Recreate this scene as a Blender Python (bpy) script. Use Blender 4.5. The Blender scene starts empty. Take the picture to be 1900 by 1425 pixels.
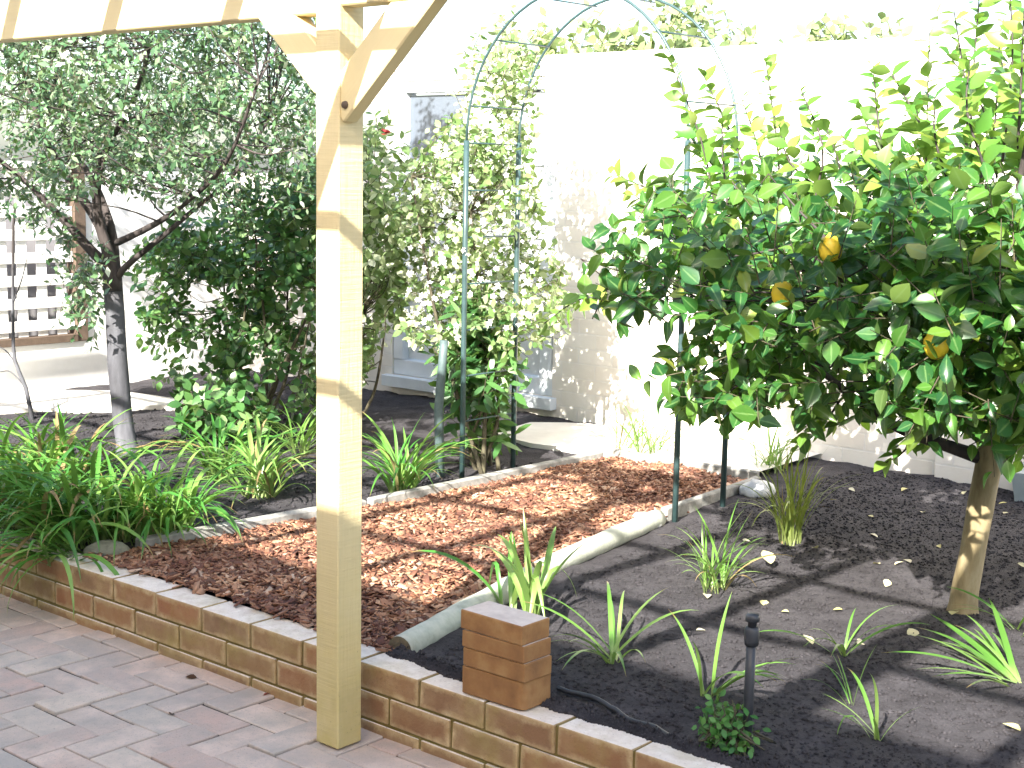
import bpy, bmesh, math, random
import numpy as np
from mathutils import Vector, Matrix, noise as mnoise

random.seed(7)
RNG = np.random.default_rng(11)
SC = bpy.context.scene
COL = SC.collection
R = math.radians

# ------------------------------------------------------------------ camera
CAM = np.array([4.10683, -2.75116, 1.57248]); YAW, PITCH, ROLL = 0.70755, 0.14262, 0.01864
FPX, PW, PH = 2702.72, 1900.0, 1425.0
_f = np.array([-math.sin(YAW) * math.cos(PITCH), math.cos(YAW) * math.cos(PITCH), -math.sin(PITCH)])
_r = np.array([math.cos(YAW), math.sin(YAW), 0.0]); _u = np.cross(_r, _f)
_r2 = math.cos(ROLL) * _r + math.sin(ROLL) * _u
_u2 = -math.sin(ROLL) * _r + math.cos(ROLL) * _u
cam_d = bpy.data.cameras.new('camera'); cam = bpy.data.objects.new('camera', cam_d); COL.objects.link(cam)
cam_d.sensor_width = 36.0; cam_d.lens = FPX / PW * 36.0; cam_d.clip_start = 0.05; cam_d.clip_end = 2000
m = Matrix.Identity(4)
for i in range(3):
    m[i][0], m[i][1], m[i][2], m[i][3] = _r2[i], _u2[i], -_f[i], CAM[i]
cam.matrix_world = m
SC.camera = cam

# ------------------------------------------------------------------ world, sun, exposure
SUN_EL, SUN_AZ = R(33.0), R(18.5)            # azimuth from -Y towards +X
to_sun = Vector((math.sin(SUN_AZ) * math.cos(SUN_EL), -math.cos(SUN_AZ) * math.cos(SUN_EL), math.sin(SUN_EL)))
w = bpy.data.worlds.new('World'); SC.world = w; w.use_nodes = True
nt = w.node_tree; nt.nodes.clear()
sky = nt.nodes.new('ShaderNodeTexSky'); sky.sky_type = 'NISHITA'; sky.sun_disc = False
sky.sun_elevation = SUN_EL; sky.sun_rotation = math.pi - SUN_AZ
sky.air_density = 1.0; sky.dust_density = 2.6; sky.ozone_density = 1.0; sky.altitude = 0
bg = nt.nodes.new('ShaderNodeBackground'); bg.inputs['Strength'].default_value = 0.12
wo = nt.nodes.new('ShaderNodeOutputWorld')
nt.links.new(sky.outputs[0], bg.inputs[0]); nt.links.new(bg.outputs[0], wo.inputs[0])
sun_d = bpy.data.lights.new('sun', 'SUN'); sun_d.energy = 4.6; sun_d.angle = R(0.53); sun_d.color = (1.0, 0.95, 0.87)
sun = bpy.data.objects.new('sun', sun_d); COL.objects.link(sun)
sun.rotation_euler = to_sun.to_track_quat('Z', 'Y').to_euler(); sun.location = to_sun * 30
SC.view_settings.view_transform = 'Standard'; SC.view_settings.look = 'None'
SC.view_settings.exposure = 2.2; SC.view_settings.gamma = 1.0
SC.view_settings.use_curve_mapping = False
SC.render.engine = 'CYCLES'
SC.cycles.use_denoising = True
SC.cycles.max_bounces = 7; SC.cycles.diffuse_bounces = 4; SC.cycles.glossy_bounces = 3
SC.cycles.transmission_bounces = 4; SC.cycles.transparent_max_bounces = 4
SC.cycles.sample_clamp_indirect = 6.0

# ------------------------------------------------------------------ projection helpers
def unproj(x, y, z=None, Y=None, X=None):
    d = _f + _r2 * (x - PW / 2) / FPX - _u2 * (y - PH / 2) / FPX
    t = (z - CAM[2]) / d[2] if z is not None else ((Y - CAM[1]) / d[1] if Y is not None else (X - CAM[0]) / d[0])
    return CAM + t * d

def project(P):
    d = np.asarray(P, float) - CAM
    k = d @ _f
    return np.stack([PW / 2 + FPX * (d @ _r2) / k, PH / 2 - FPX * (d @ _u2) / k], -1), k

def in_poly(pts, poly):
    x, y = pts[:, 0], pts[:, 1]; ins = np.zeros(len(pts), bool)
    n = len(poly)
    for i in range(n):
        x1, y1 = poly[i]; x2, y2 = poly[(i + 1) % n]
        c = ((y1 > y) != (y2 > y)) & (x < (x2 - x1) * (y - y1) / ((y2 - y1) or 1e-9) + x1)
        ins ^= c
    return ins

def norm(v):
    return v / np.maximum(np.linalg.norm(v, axis=-1, keepdims=True), 1e-9)

# ------------------------------------------------------------------ object helpers
def tag(o, label=None, cat=None, group=None, kind=None):
    if label: o['label'] = label
    if cat: o['category'] = cat
    if group: o['group'] = group
    if kind: o['kind'] = kind
    return o

def empty(name, loc=(0, 0, 0), rz=0.0):
    o = bpy.data.objects.new(name, None); COL.objects.link(o)
    o.location = loc; o.rotation_euler = (0, 0, rz); o.empty_display_size = 0.1
    return o

def link(name, me, mat=None, parent=None):
    o = bpy.data.objects.new(name, me); COL.objects.link(o)
    if mat is not None and not me.materials: me.materials.append(mat)
    if parent is not None:
        o.parent = parent
    return o

def mesh(name, V, F, smooth=False):
    me = bpy.data.meshes.new(name)
    me.from_pydata([tuple(map(float, v)) for v in V], [], F)
    if smooth:
        me.polygons.foreach_set('use_smooth', [True] * len(me.polygons))
    me.update()
    return me

def np_mesh(name, V, faces_flat, k, smooth=False):
    """k-gon mesh from numpy arrays."""
    me = bpy.data.meshes.new(name)
    nf = len(faces_flat) // k
    me.vertices.add(len(V)); me.vertices.foreach_set('co', np.ascontiguousarray(V, dtype=np.float32).ravel())
    me.loops.add(len(faces_flat)); me.loops.foreach_set('vertex_index', np.asarray(faces_flat, np.int32))
    me.polygons.add(nf)
    me.polygons.foreach_set('loop_start', np.arange(0, nf * k, k, dtype=np.int32))
    me.polygons.foreach_set('loop_total', np.full(nf, k, np.int32))
    if smooth: me.polygons.foreach_set('use_smooth', np.ones(nf, bool))
    me.update(calc_edges=True); me.validate()
    return me

def box_mesh(name, sx, sy, sz, bev=0.003, jit=0.0, segs=1, origin='base', rnd=random):
    bm = bmesh.new(); bmesh.ops.create_cube(bm, size=1.0)
    for v in bm.verts:
        v.co = Vector((v.co.x * sx, v.co.y * sy, (v.co.z + (0.5 if origin == 'base' else 0)) * sz))
        if jit: v.co += Vector([rnd.uniform(-jit, jit) for _ in range(3)])
    if bev:
        bmesh.ops.bevel(bm, geom=list(bm.edges), offset=bev, segments=segs, affect='EDGES', profile=0.5)
    me = bpy.data.meshes.new(name); bm.to_mesh(me); bm.free()
    return me

def beam_between(name, a, b, wx, wz, mat, parent=None, bev=0.004, up=(0, 0, 1)):
    """square timber from a to b; wz along 'up', wx across."""
    a, b = Vector(a), Vector(b); d = b - a; L = d.length
    me = box_mesh(name, L, wx, wz, bev, 0, 1, 'center')
    x = d.normalized(); upv = Vector(up); y = upv.cross(x).normalized(); z = x.cross(y)
    o = link(name, me, mat, parent)
    M = Matrix(((x.x, y.x, z.x, 0), (x.y, y.y, z.y, 0), (x.z, y.z, z.z, 0), (0, 0, 0, 1)))
    M.translation = (a + b) / 2
    o.matrix_local = M
    return o

def tube_data(path, rad, seg=8, wob=0.0, seed=0, cap=True):
    path = [Vector(p) for p in path]; V = []; F = []
    n = len(path); prev = None
    for i, p in enumerate(path):
        t = (path[min(i + 1, n - 1)] - path[max(i - 1, 0)]).normalized()
        if prev is None:
            a = t.orthogonal().normalized()
        else:
            a = (prev - t * prev.dot(t)).normalized()
        prev = a; b = t.cross(a)
        for k in range(seg):
            th = 2 * math.pi * k / seg
            r = rad[i]
            if wob: r *= 1 + wob * mnoise.noise(Vector((p.x * 9 + math.cos(th) * 1.3 + seed, p.y * 9 + math.sin(th) * 1.3, p.z * 7)))
            V.append(p + (a * math.cos(th) + b * math.sin(th)) * r)
    for i in range(n - 1):
        for k in range(seg):
            k2 = (k + 1) % seg
            F.append((i * seg + k, i * seg + k2, (i + 1) * seg + k2, (i + 1) * seg + k))
    if cap:
        F.append(tuple(range(seg))[::-1]); F.append(tuple((n - 1) * seg + k for k in range(seg)))
    return V, F

def tube(name, path, rad, mat, parent=None, seg=8, wob=0.0, seed=0):
    if not hasattr(rad, '__len__'): rad = [rad] * len(path)
    V, F = tube_data(path, rad, seg, wob, seed)
    me = mesh(name, V, F, True)
    return link(name, me, mat, parent)

def smooth_path(pts, n=20):
    pts = [Vector(p) for p in pts]; out = []
    P = [pts[0] * 2 - pts[1]] + pts + [pts[-1] * 2 - pts[-2]]
    segs = len(pts) - 1
    for s in range(segs):
        p0, p1, p2, p3 = P[s:s + 4]
        k = max(2, n // segs)
        for i in range(k):
            t = i / k
            out.append(0.5 * ((2 * p1) + (-p0 + p2) * t + (2 * p0 - 5 * p1 + 4 * p2 - p3) * t * t + (-p0 + 3 * p1 - 3 * p2 + p3) * t ** 3))
    out.append(pts[-1])
    return out

# ------------------------------------------------------------------ materials
class NB:
    def __init__(s, name):
        s.m = bpy.data.materials.new(name); s.m.use_nodes = True
        s.t = s.m.node_tree; s.t.nodes.clear()
        s.out = s.t.nodes.new('ShaderNodeOutputMaterial')
        s.p = s.t.nodes.new('ShaderNodeBsdfPrincipled')
        s.t.links.new(s.p.outputs[0], s.out.inputs[0])
    def n(s, typ, **kw):
        x = s.t.nodes.new(typ)
        for k, v in kw.items():
            if k in x.inputs.keys(): x.inputs[k].default_value = v
            else: setattr(x, k, v)
        return x
    def l(s, a, b): s.t.links.new(a, b)
    def ramp(s, fac, stops, interp='LINEAR'):
        r = s.t.nodes.new('ShaderNodeValToRGB'); r.color_ramp.interpolation = interp
        e = r.color_ramp.elements
        while len(e) > 1: e.remove(e[-1])
        e[0].position = stops[0][0]; e[0].color = (*stops[0][1], 1)
        for p, c in stops[1:]:
            x = e.new(p); x.color = (*c, 1)
        s.l(fac, r.inputs[0]); return r.outputs[0]
    def mix(s, fac, a, b, mode='MIX'):
        x = s.t.nodes.new('ShaderNodeMix'); x.data_type = 'RGBA'; x.blend_type = mode
        for sock, v in ((x.inputs[0], fac), (x.inputs[6], a), (x.inputs[7], b)):
            if hasattr(v, 'is_linked') or hasattr(v, 'links'): s.l(v, sock)
            elif isinstance(v, (int, float)): sock.default_value = v
            else: sock.default_value = (*v, 1)
        return x.outputs[2]
    def math(s, op, a, b=None):
        x = s.t.nodes.new('ShaderNodeMath'); x.operation = op
        for i, v in enumerate((a, b)):
            if v is None: continue
            if isinstance(v, (int, float)): x.inputs[i].default_value = v
            else: s.l(v, x.inputs[i])
        return x.outputs[0]
    def noise(s, vec, scale, detail=4, rough=0.55):
        x = s.n('ShaderNodeTexNoise'); x.inputs['Scale'].default_value = scale
        x.inputs['Detail'].default_value = detail; x.inputs['Roughness'].default_value = rough
        if vec is not None: s.l(vec, x.inputs['Vector'])
        return x.outputs[0]
    def bump(s, h, strength=0.5, dist=0.01):
        b = s.n('ShaderNodeBump'); b.inputs['Strength'].default_value = strength; b.inputs['Distance'].default_value = dist
        s.l(h, b.inputs['Height']); s.l(b.outputs[0], s.p.inputs['Normal'])
    def col(s, c): s.l(c, s.p.inputs['Base Color'])
    def rough(s, v): s.p.inputs['Roughness'].default_value = v

def objvec(b, rnd_off=True):
    """object coordinates shifted by the object's random value, so shared meshes differ"""
    tc = b.n('ShaderNodeTexCoord'); oi = b.n('ShaderNodeObjectInfo')
    if not rnd_off: return tc.outputs['Object'], oi.outputs['Random']
    ml = b.n('ShaderNodeVectorMath', operation='SCALE'); cmb = b.n('ShaderNodeCombineXYZ')
    for i in range(3): b.l(oi.outputs['Random'], cmb.inputs[i])
    b.l(cmb.outputs[0], ml.inputs[0]); ml.inputs['Scale'].default_value = 37.0
    ad = b.n('ShaderNodeVectorMath', operation='ADD'); b.l(tc.outputs['Object'], ad.inputs[0]); b.l(ml.outputs[0], ad.inputs[1])
    return ad.outputs[0], oi.outputs['Random']

def m_paint():
    b = NB('cream_paint'); tc = b.n('ShaderNodeTexCoord')
    v = tc.outputs['Object']
    n1 = b.noise(v, 3.5, 5); 
    mp = b.n('ShaderNodeMapping'); mp.inputs['Scale'].default_value = (3, 60, 60); b.l(v, mp.inputs[0])
    g = b.noise(mp.outputs[0], 2.0, 4, .6)
    c = b.ramp(n1, [(0.3, (.64, .52, .28)), (0.65, (.71, .59, .34))])
    c = b.mix(b.math('MULTIPLY', g, .35), c, (.54, .42, .20))
    b.col(c); b.rough(.55); b.bump(g, .25, .003)
    return b.m

def m_post():
    b = NB('cream_post_paint'); geo = b.n('ShaderNodeNewGeometry'); v = geo.outputs['Position']
    n1 = b.noise(v, 3.5, 5)
    mp = b.n('ShaderNodeMapping'); mp.inputs['Scale'].default_value = (70, 70, 4); b.l(v, mp.inputs[0])
    g = b.noise(mp.outputs[0], 1.6, 4, .6)
    c = b.ramp(n1, [(0.3, (.64, .52, .28)), (0.65, (.71, .59, .34))])
    c = b.mix(b.math('MULTIPLY', g, .35), c, (.54, .42, .20))
    sx = b.n('ShaderNodeSeparateXYZ'); b.l(v, sx.inputs[0])
    low = b.n('ShaderNodeMapRange'); low.inputs[1].default_value = .75; low.inputs[2].default_value = .0
    b.l(sx.outputs[2], low.inputs[0])
    st = b.math('MULTIPLY', low.outputs[0], b.noise(v, 14, 5, .65))
    c = b.mix(b.math('MULTIPLY', st, .95), c, (.42, .33, .06))
    speck = b.ramp(b.noise(v, 120, 2), [(.70, (0, 0, 0)), (.76, (1, 1, 1))])
    c = b.mix(b.math('MULTIPLY', speck, b.math('MULTIPLY', low.outputs[0], .6)), c, (.10, .08, .03))
    rg = b.n('ShaderNodeMapping'); rg.inputs['Scale'].default_value = (6, 6, 150); b.l(v, rg.inputs[0])
    saw = b.noise(rg.outputs[0], 1.0, 3, .6)
    c = b.mix(b.math('MULTIPLY', b.ramp(saw, [(.45, (0, 0, 0)), (.7, (1, 1, 1))]), .22), c, (.45, .36, .18))
    vo = b.n('ShaderNodeTexVoronoi'); vm = b.n('ShaderNodeMapping'); vm.inputs['Scale'].default_value = (7, 7, 2.6); b.l(v, vm.inputs[0]); b.l(vm.outputs[0], vo.inputs['Vector']); vo.inputs['Scale'].default_value = 1.0
    kn = b.ramp(vo.outputs['Distance'], [(.05, (.7, .7, .7)), (.10, (.25, .25, .25)), (.15, (0, 0, 0))])
    c = b.mix(kn, c, (.30, .21, .09))
    b.col(c); b.rough(.6); b.bump(b.math('ADD', g, saw), .5, .004)
    return b.m

def m_brick():
    """flashed face brick: tan rim, red-brown heart; object space is the brick, 230 x 110 x 76"""
    b = NB('flashed_brick'); v, rnd = objvec(b)
    tc = b.n('ShaderNodeTexCoord'); sx = b.n('ShaderNodeSeparateXYZ'); b.l(tc.outputs['Object'], sx.inputs[0])
    ax = b.math('SUBTRACT', .115, b.math('ABSOLUTE', sx.outputs[0]))
    az = b.math('SUBTRACT', .038, b.math('ABSOLUTE', b.math('SUBTRACT', sx.outputs[2], .038)))
    d = b.math('MINIMUM', ax, az)
    d = b.math('ADD', d, b.math('MULTIPLY', b.math('SUBTRACT', b.noise(v, 17, 5, .65), .5), .042))
    core = b.n('ShaderNodeMapRange'); core.inputs[1].default_value = .002; core.inputs[2].default_value = .018; b.l(d, core.inputs[0])
    heart = b.ramp(rnd, [(0, (.27, .130, .055)), (.25, (.21, .120, .062)), (.5, (.31, .180, .075)), (.72, (.29, .125, .055)), (1, (.25, .170, .085))])
    rim = b.ramp(b.noise(v, 30, 4), [(.3, (.34, .22, .095)), (.7, (.52, .385, .21))])
    amt = b.math('MULTIPLY', core.outputs[0], b.ramp(b.noise(v, 9, 3), [(.3, (.55, .55, .55)), (.6, (1, 1, 1))]))
    side = b.mix(amt, rim, heart)
    # upward faces: skylight painted in as a paler colour
    g = b.n('ShaderNodeNewGeometry'); sn = b.n('ShaderNodeSeparateXYZ'); b.l(g.outputs['Normal'], sn.inputs[0])
    up = b.ramp(sn.outputs[2], [(.6, (0, 0, 0)), (.9, (1, 1, 1))])
    top = b.ramp(b.noise(v, 25, 5, .7), [(.3, (.62, .52, .43)), (.7, (.80, .72, .63))])
    c = b.mix(up, side, top)
    sp = b.ramp(b.noise(v, 160, 2), [(.62, (0, 0, 0)), (.72, (1, 1, 1))])
    c = b.mix(b.math('MULTIPLY', sp, .35), c, (.10, .06, .03))
    sz = b.ramp(b.noise(g.outputs['Position'], 5, 5, .65), [(.5, (0, 0, 0)), (.75, (1, 1, 1))])
    c = b.mix(b.math('MULTIPLY', sz, .45), c, (.30, .26, .06))
    b.col(c); b.rough(.9); b.bump(b.noise(v, 130, 4), .5, .004)
    return b.m

def m_mortar():
    b = NB('mossy_mortar'); g = b.n('ShaderNodeNewGeometry'); v = g.outputs['Position']
    c = b.ramp(b.noise(v, 8, 5), [(.3, (.14, .10, .025)), (.55, (.20, .15, .05)), (.75, (.11, .12, .02))])
    b.col(c); b.rough(.95); b.bump(b.noise(v, 120, 4), .6, .004)
    return b.m

def m_paver():
    b = NB('clay_paver'); v, rnd = objvec(b)
    base = b.ramp(rnd, [(0, (.62, .45, .355)), (.18, (.54, .44, .365)), (.36, (.66, .455, .345)), (.5, (.45, .39, .335)), (.62, (.64, .52, .41)), (.76, (.53, .43, .355)), (.88, (.57, .385, .31)), (1, (.53, .475, .385))])
    n1 = b.noise(v, 11, 5, .6)
    c = b.mix(b.ramp(n1, [(.35, (0, 0, 0)), (.7, (.75, .75, .75))]), base, (.38, .335, .285))
    c = b.mix(b.ramp(b.noise(v, 6, 4), [(.48, (0, 0, 0)), (.68, (.75, .75, .75))]), c, (.74, .57, .46))
    sp = b.ramp(b.noise(v, 210, 2), [(.60, (0, 0, 0)), (.70, (1, 1, 1))])
    c = b.mix(b.math('MULTIPLY', sp, .5), c, (.20, .17, .16))
    sp2 = b.ramp(b.noise(v, 170, 2), [(.66, (0, 0, 0)), (.74, (1, 1, 1))])
    c = b.mix(b.math('MULTIPLY', sp2, .5), c, (.66, .61, .56))
    gg = b.n('ShaderNodeNewGeometry')
    c = b.mix(b.ramp(b.noise(gg.outputs['Position'], 2.2, 6, .7), [(.5, (0, 0, 0)), (.75, (.5, .5, .5))]), c, (.38, .345, .31))
    c = b.mix(b.ramp(b.noise(gg.outputs['Position'], 34, 5, .7), [(.52, (0, 0, 0)), (.75, (.45, .45, .45))]), c, (.34, .29, .26))
    b.col(c); b.rough(.72); b.bump(b.noise(v, 90, 4), .35, .003)
    return b.m

def m_simple(name, stops, scale, rough=.85, bump=.4, bdist=.004, detail=5, bscale=None, spec=None, metal=0):
    b = NB(name); g = b.n('ShaderNodeNewGeometry'); v = g.outputs['Position']
    c = b.ramp(b.noise(v, scale, detail, .62), stops); b.col(c); b.rough(rough)
    if bump: b.bump(b.noise(v, bscale or scale * 4, 5, .6), bump, bdist)
    if spec is not None: b.p.inputs['Specular IOR Level'].default_value = spec
    b.p.inputs['Metallic'].default_value = metal
    return b.m

def m_soil():
    b = NB('black_soil'); g = b.n('ShaderNodeNewGeometry'); v = g.outputs['Position']
    c = b.ramp(b.noise(v, 6, 6, .7), [(.3, (.034, .031, .034)), (.55, (.060, .056, .061)), (.75, (.092, .085, .092))])
    sp = b.ramp(b.noise(v, 190, 3, .6), [(.60, (0, 0, 0)), (.70, (1, 1, 1))])
    c = b.mix(b.math('MULTIPLY', sp, .6), c, (.15, .14, .145))
    sp3 = b.ramp(b.noise(v, 60, 3, .6), [(.35, (1, 1, 1)), (.46, (0, 0, 0))])
    c = b.mix(b.math('MULTIPLY', sp3, .6), c, (.020, .017, .018))
    b.col(c); b.rough(.95); b.p.inputs['Specular IOR Level'].default_value = .2
    h = b.math('ADD', b.math('MULTIPLY', b.noise(v, 22, 9, .78), 1.0), b.math('MULTIPLY', b.noise(v, 260, 4, .75), .4))
    b.bump(h, .9, .015)
    return b.m

def m_chip():
    b = NB('bark_chip'); g = b.n('ShaderNodeNewGeometry')
    c = b.ramp(g.outputs['Random Per Island'], [(0, (.075, .030, .018)), (.25, (.17, .070, .038)), (.5, (.28, .130, .070)), (.75, (.40, .21, .118)), (.93, (.50, .31, .19)), (1, (.60, .44, .32))])
    c = b.mix(b.ramp(b.noise(g.outputs['Position'], 3.0, 4), [(.4, (0, 0, 0)), (.62, (.55, .55, .55))]), c, (.11, .040, .028))
    b.col(c); b.rough(.85); b.bump(b.noise(g.outputs['Position'], 220, 3), .4, .002)
    return b.m

def m_leaf(name, stops, trans=(.25, .42, .04), tfac=.35, rough=.38, spec=.5, strap=False, rib=False):
    b = NB(name); g = b.n('ShaderNodeNewGeometry'); oi = b.n('ShaderNodeObjectInfo')
    r = b.math('FRACT', b.math('ADD', g.outputs['Random Per Island'], b.math('MULTIPLY', oi.outputs['Random'], 7.31)))
    c = b.ramp(r, stops)
    c = b.mix(b.ramp(b.noise(g.outputs['Position'], 2.6, 3), [(.38, (0, 0, 0)), (.66, (.55, .55, .55))]), c, tuple(x * .6 for x in stops[0][1]))
    if rib:
        at = b.n('ShaderNodeAttribute'); at.attribute_name = 'rib'
        c = b.mix(b.ramp(at.outputs['Fac'], [(0, (.7, .7, .7)), (.16, (0, 0, 0))]), c, (.17, .29, .10))
        c = b.mix(b.ramp(b.noise(g.outputs['Position'], 60, 4), [(.55, (0, 0, 0)), (.72, (.5, .5, .5))]), c, (.10, .17, .03))
    if strap:
        at = b.n('ShaderNodeAttribute'); at.attribute_name = 'along'; al = at.outputs['Fac']
        c = b.mix(b.ramp(al, [(0, (.8, .8, .8)), (.22, (0, 0, 0))]), c, (.34, .38, .17))
        tip = b.math('ADD', al, b.math('MULTIPLY', b.math('SUBTRACT', oi.outputs['Random'], .5), .24))
        c = b.mix(b.ramp(tip, [(.93, (0, 0, 0)), (1, (1, 1, 1))]), c, (.25, .17, .07))
    c2 = b.mix(g.outputs['Backfacing'], c, b.mix(.45, c, (.16, .20, .07)))
    b.col(c2); b.rough(rough); b.p.inputs['Specular IOR Level'].default_value = spec
    tr = b.n('ShaderNodeBsdfTranslucent'); 
    b.l(b.mix(.5, c, trans), tr.inputs[0])
    mx = b.n('ShaderNodeMixShader'); mx.inputs[0].default_value = tfac
    b.l(b.p.outputs[0], mx.inputs[1]); b.l(tr.outputs[0], mx.inputs[2]); b.l(mx.outputs[0], b.out.inputs[0])
    return b.m

def m_bark(name, a, c_, dark, scale=14):
    b = NB(name); g = b.n('ShaderNodeNewGeometry')
    mp = b.n('ShaderNodeMapping'); mp.inputs['Scale'].default_value = (1, 1, .3); b.l(g.outputs['Position'], mp.inputs[0])
    n = b.noise(mp.outputs[0], scale, 6, .65)
    c = b.ramp(n, [(.32, dark), (.5, a), (.72, c_)])
    b.col(c); b.rough(.85); b.bump(b.noise(mp.outputs[0], scale * 4, 5), .6, .006)
    return b.m

M = {}
M['paint'] = m_paint(); M['post'] = m_post(); M['brick'] = m_brick(); M['mortar'] = m_mortar(); M['paver'] = m_paver()
M['soil'] = m_soil(); M['chip'] = m_chip()
M['sand'] = m_simple('joint_sand', [(.3, (.035, .028, .022)), (.7, (.075, .06, .048))], 30)
M['path'] = m_simple('pale_concrete', [(.3, (.55, .52, .47)), (.7, (.70, .67, .61))], 5, .9, .3, .003)
M['ground'] = m_simple('dry_ground', [(.3, (.18, .16, .11)), (.7, (.26, .23, .17))], .8)
M['log'] = m_simple('treated_pine', [(.3, (.30, .32, .26)), (.5, (.40, .42, .35)), (.72, (.52, .52, .44))], 18, .85, .5, .004)
M['log_end'] = m_simple('cut_timber_end', [(.3, (.10, .08, .05)), (.7, (.20, .16, .10))], 40)
M['edging'] = m_simple('weathered_edging', [(.3, (.15, .15, .14)), (.7, (.34, .33, .30))], 22, .9, .5, .004)
M['wall'] = None
M['black'] = m_simple('black_poly', [(.3, (.018, .02, .024)), (.7, (.035, .038, .045))], 30, .45, .15, .002)
M['archmetal'] = m_simple('dark_green_steel', [(.3, (.028, .055, .056)), (.7, (.045, .085, .085))], 20, .4, .1, .001)
M['greypost'] = m_simple('grey_green_post', [(.3, (.05, .08, .08)), (.7, (.10, .14, .14))], 20, .6, .2, .002)
M['stone'] = m_simple('pale_stone', [(.3, (.38, .39, .40)), (.7, (.62, .62, .60))], 14, .9, .6, .01)
M['mossstone'] = m_simple('mossy_stone', [(.3, (.13, .13, .09)), (.7, (.26, .26, .20))], 14, .9, .6, .01)
M['white'] = m_simple('white_paint', [(.3, (.74, .73, .70)), (.7, (.82, .81, .79))], 6, .6, .15, .002)
M['brownwood'] = m_simple('brown_timber', [(.3, (.075, .05, .035)), (.7, (.12, .085, .06))], 18, .8, .4, .003)
M['frame'] = m_simple('grey_white_frame', [(.3, (.62, .65, .68)), (.7, (.72, .75, .77))], 8, .5, .1, .002)
M['greyfence'] = m_simple('grey_fence_sheet', [(.3, (.26, .25, .26)), (.7, (.34, .33, .34))], 3, .7, .1, .002)
M['tub'] = m_simple('grey_plastic', [(.3, (.20, .24, .25)), (.7, (.27, .31, .32))], 10, .5, .1, .002)
M['roof'] = m_simple('roof_sheet', [(.3, (.50, .48, .44)), (.7, (.58, .56, .52))], 4, .6, .1, .002)
M['twig'] = m_bark('twig_bark', (.07, .06, .035), (.12, .11, .06), (.03, .025, .015), 40)
M['greybark'] = m_bark('smooth_grey_bark', (.068, .069, .078), (.125, .127, .142), (.027, .026, .030), 9)
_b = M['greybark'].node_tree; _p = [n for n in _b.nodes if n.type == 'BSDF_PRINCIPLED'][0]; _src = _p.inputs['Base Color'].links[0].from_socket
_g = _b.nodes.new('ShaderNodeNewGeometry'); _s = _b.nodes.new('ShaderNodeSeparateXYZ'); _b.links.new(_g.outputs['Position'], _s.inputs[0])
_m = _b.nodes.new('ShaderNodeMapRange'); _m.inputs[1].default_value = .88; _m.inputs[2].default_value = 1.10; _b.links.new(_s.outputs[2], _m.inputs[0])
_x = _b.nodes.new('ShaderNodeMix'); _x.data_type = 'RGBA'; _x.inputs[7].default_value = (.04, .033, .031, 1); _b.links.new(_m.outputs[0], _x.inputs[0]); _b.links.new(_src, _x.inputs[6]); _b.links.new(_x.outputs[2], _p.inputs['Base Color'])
M['darkbark'] = m_bark('dark_branch_bark', (.045, .035, .032), (.085, .07, .065), (.02, .015, .014), 16)
M['lemonbark'] = m_bark('lemon_bark', (.24, .19, .10), (.40, .35, .23), (.09, .065, .03), 7)
M['leaf_lemon'] = m_leaf('lemon_leaf', [(0, (.016, .075, .022)), (.3, (.026, .110, .026)), (.55, (.045, .15, .026)), (.80, (.085, .205, .03)), (.95, (.16, .28, .04)), (1, (.32, .35, .06))], (.26, .46, .03), .34, .30, .6, False, True)
M['leaf_small'] = m_leaf('small_leaf', [(0, (.045, .105, .050)), (.35, (.08, .17, .075)), (.7, (.16, .27, .13)), (.9, (.32, .40, .26)), (1, (.52, .57, .45))], (.22, .38, .05), .28, .26, .9)  # palest stops paint sun highlights into some leaves
M['leaf_hedge'] = m_leaf('hedge_leaf', [(0, (.026, .085, .026)), (.4, (.05, .145, .042)), (.8, (.11, .24, .065)), (1, (.28, .42, .18))], (.22, .42, .04), .33, .36, .5)  # palest stop paints leaf highlights here too, more weakly
M['leaf_young'] = m_leaf('young_lemon_leaf', [(0, (.055, .17, .025)), (.4, (.11, .25, .04)), (.8, (.22, .36, .06)), (1, (.38, .46, .10))], (.32, .52, .05), .36, .35, .5)  # pale young growth, with sun bleaching put into the colour
M['leaf_climb'] = m_leaf('climber_leaf', [(0, (.10, .20, .06)), (.4, (.23, .34, .13)), (.75, (.46, .53, .29)), (1, (.70, .72, .54))], (.35, .50, .08), .38, .40, .5)  # near-white stops imitate overexposed sunlit leaves
M['leaf_far'] = m_leaf('far_leaf', [(0, (.18, .25, .11)), (.5, (.28, .36, .15)), (1, (.42, .48, .22))], (.35, .45, .10), .38, .5, .4)  # raised tones imitate glare-bleached foliage
M['strap'] = m_leaf('strap_leaf', [(0, (.048, .18, .030)), (.35, (.075, .25, .040)), (.7, (.14, .33, .055)), (1, (.27, .43, .10))], (.28, .50, .05), .32, .35, .5, True)
M['strap_pale'] = m_leaf('pale_strap_leaf', [(0, (.09, .22, .04)), (.5, (.15, .31, .06)), (1, (.28, .42, .12))], (.35, .55, .08), .34, .35, .5, True)
M['strap_olive'] = m_leaf('olive_strap_leaf', [(0, (.07, .12, .02)), (.5, (.12, .19, .03)), (1, (.22, .27, .06))], (.35, .42, .05), .34, .4, .4, True)
M['strap_dead'] = m_leaf('dead_strap_leaf', [(0, (.22, .15, .06)), (1, (.42, .32, .16))], (.4, .3, .1), .2, .7, .2)
M['herb'] = m_leaf('herb_leaf', [(0, (.03, .12, .03)), (.6, (.06, .20, .04)), (1, (.12, .28, .07))], (.25, .45, .05), .3, .45, .4)
M['fallen'] = m_leaf('fallen_leaf', [(0, (.55, .48, .16)), (.4, (.68, .63, .33)), (.8, (.62, .58, .42)), (1, (.70, .66, .50))], (.6, .5, .1), .15, .6, .3)
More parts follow.
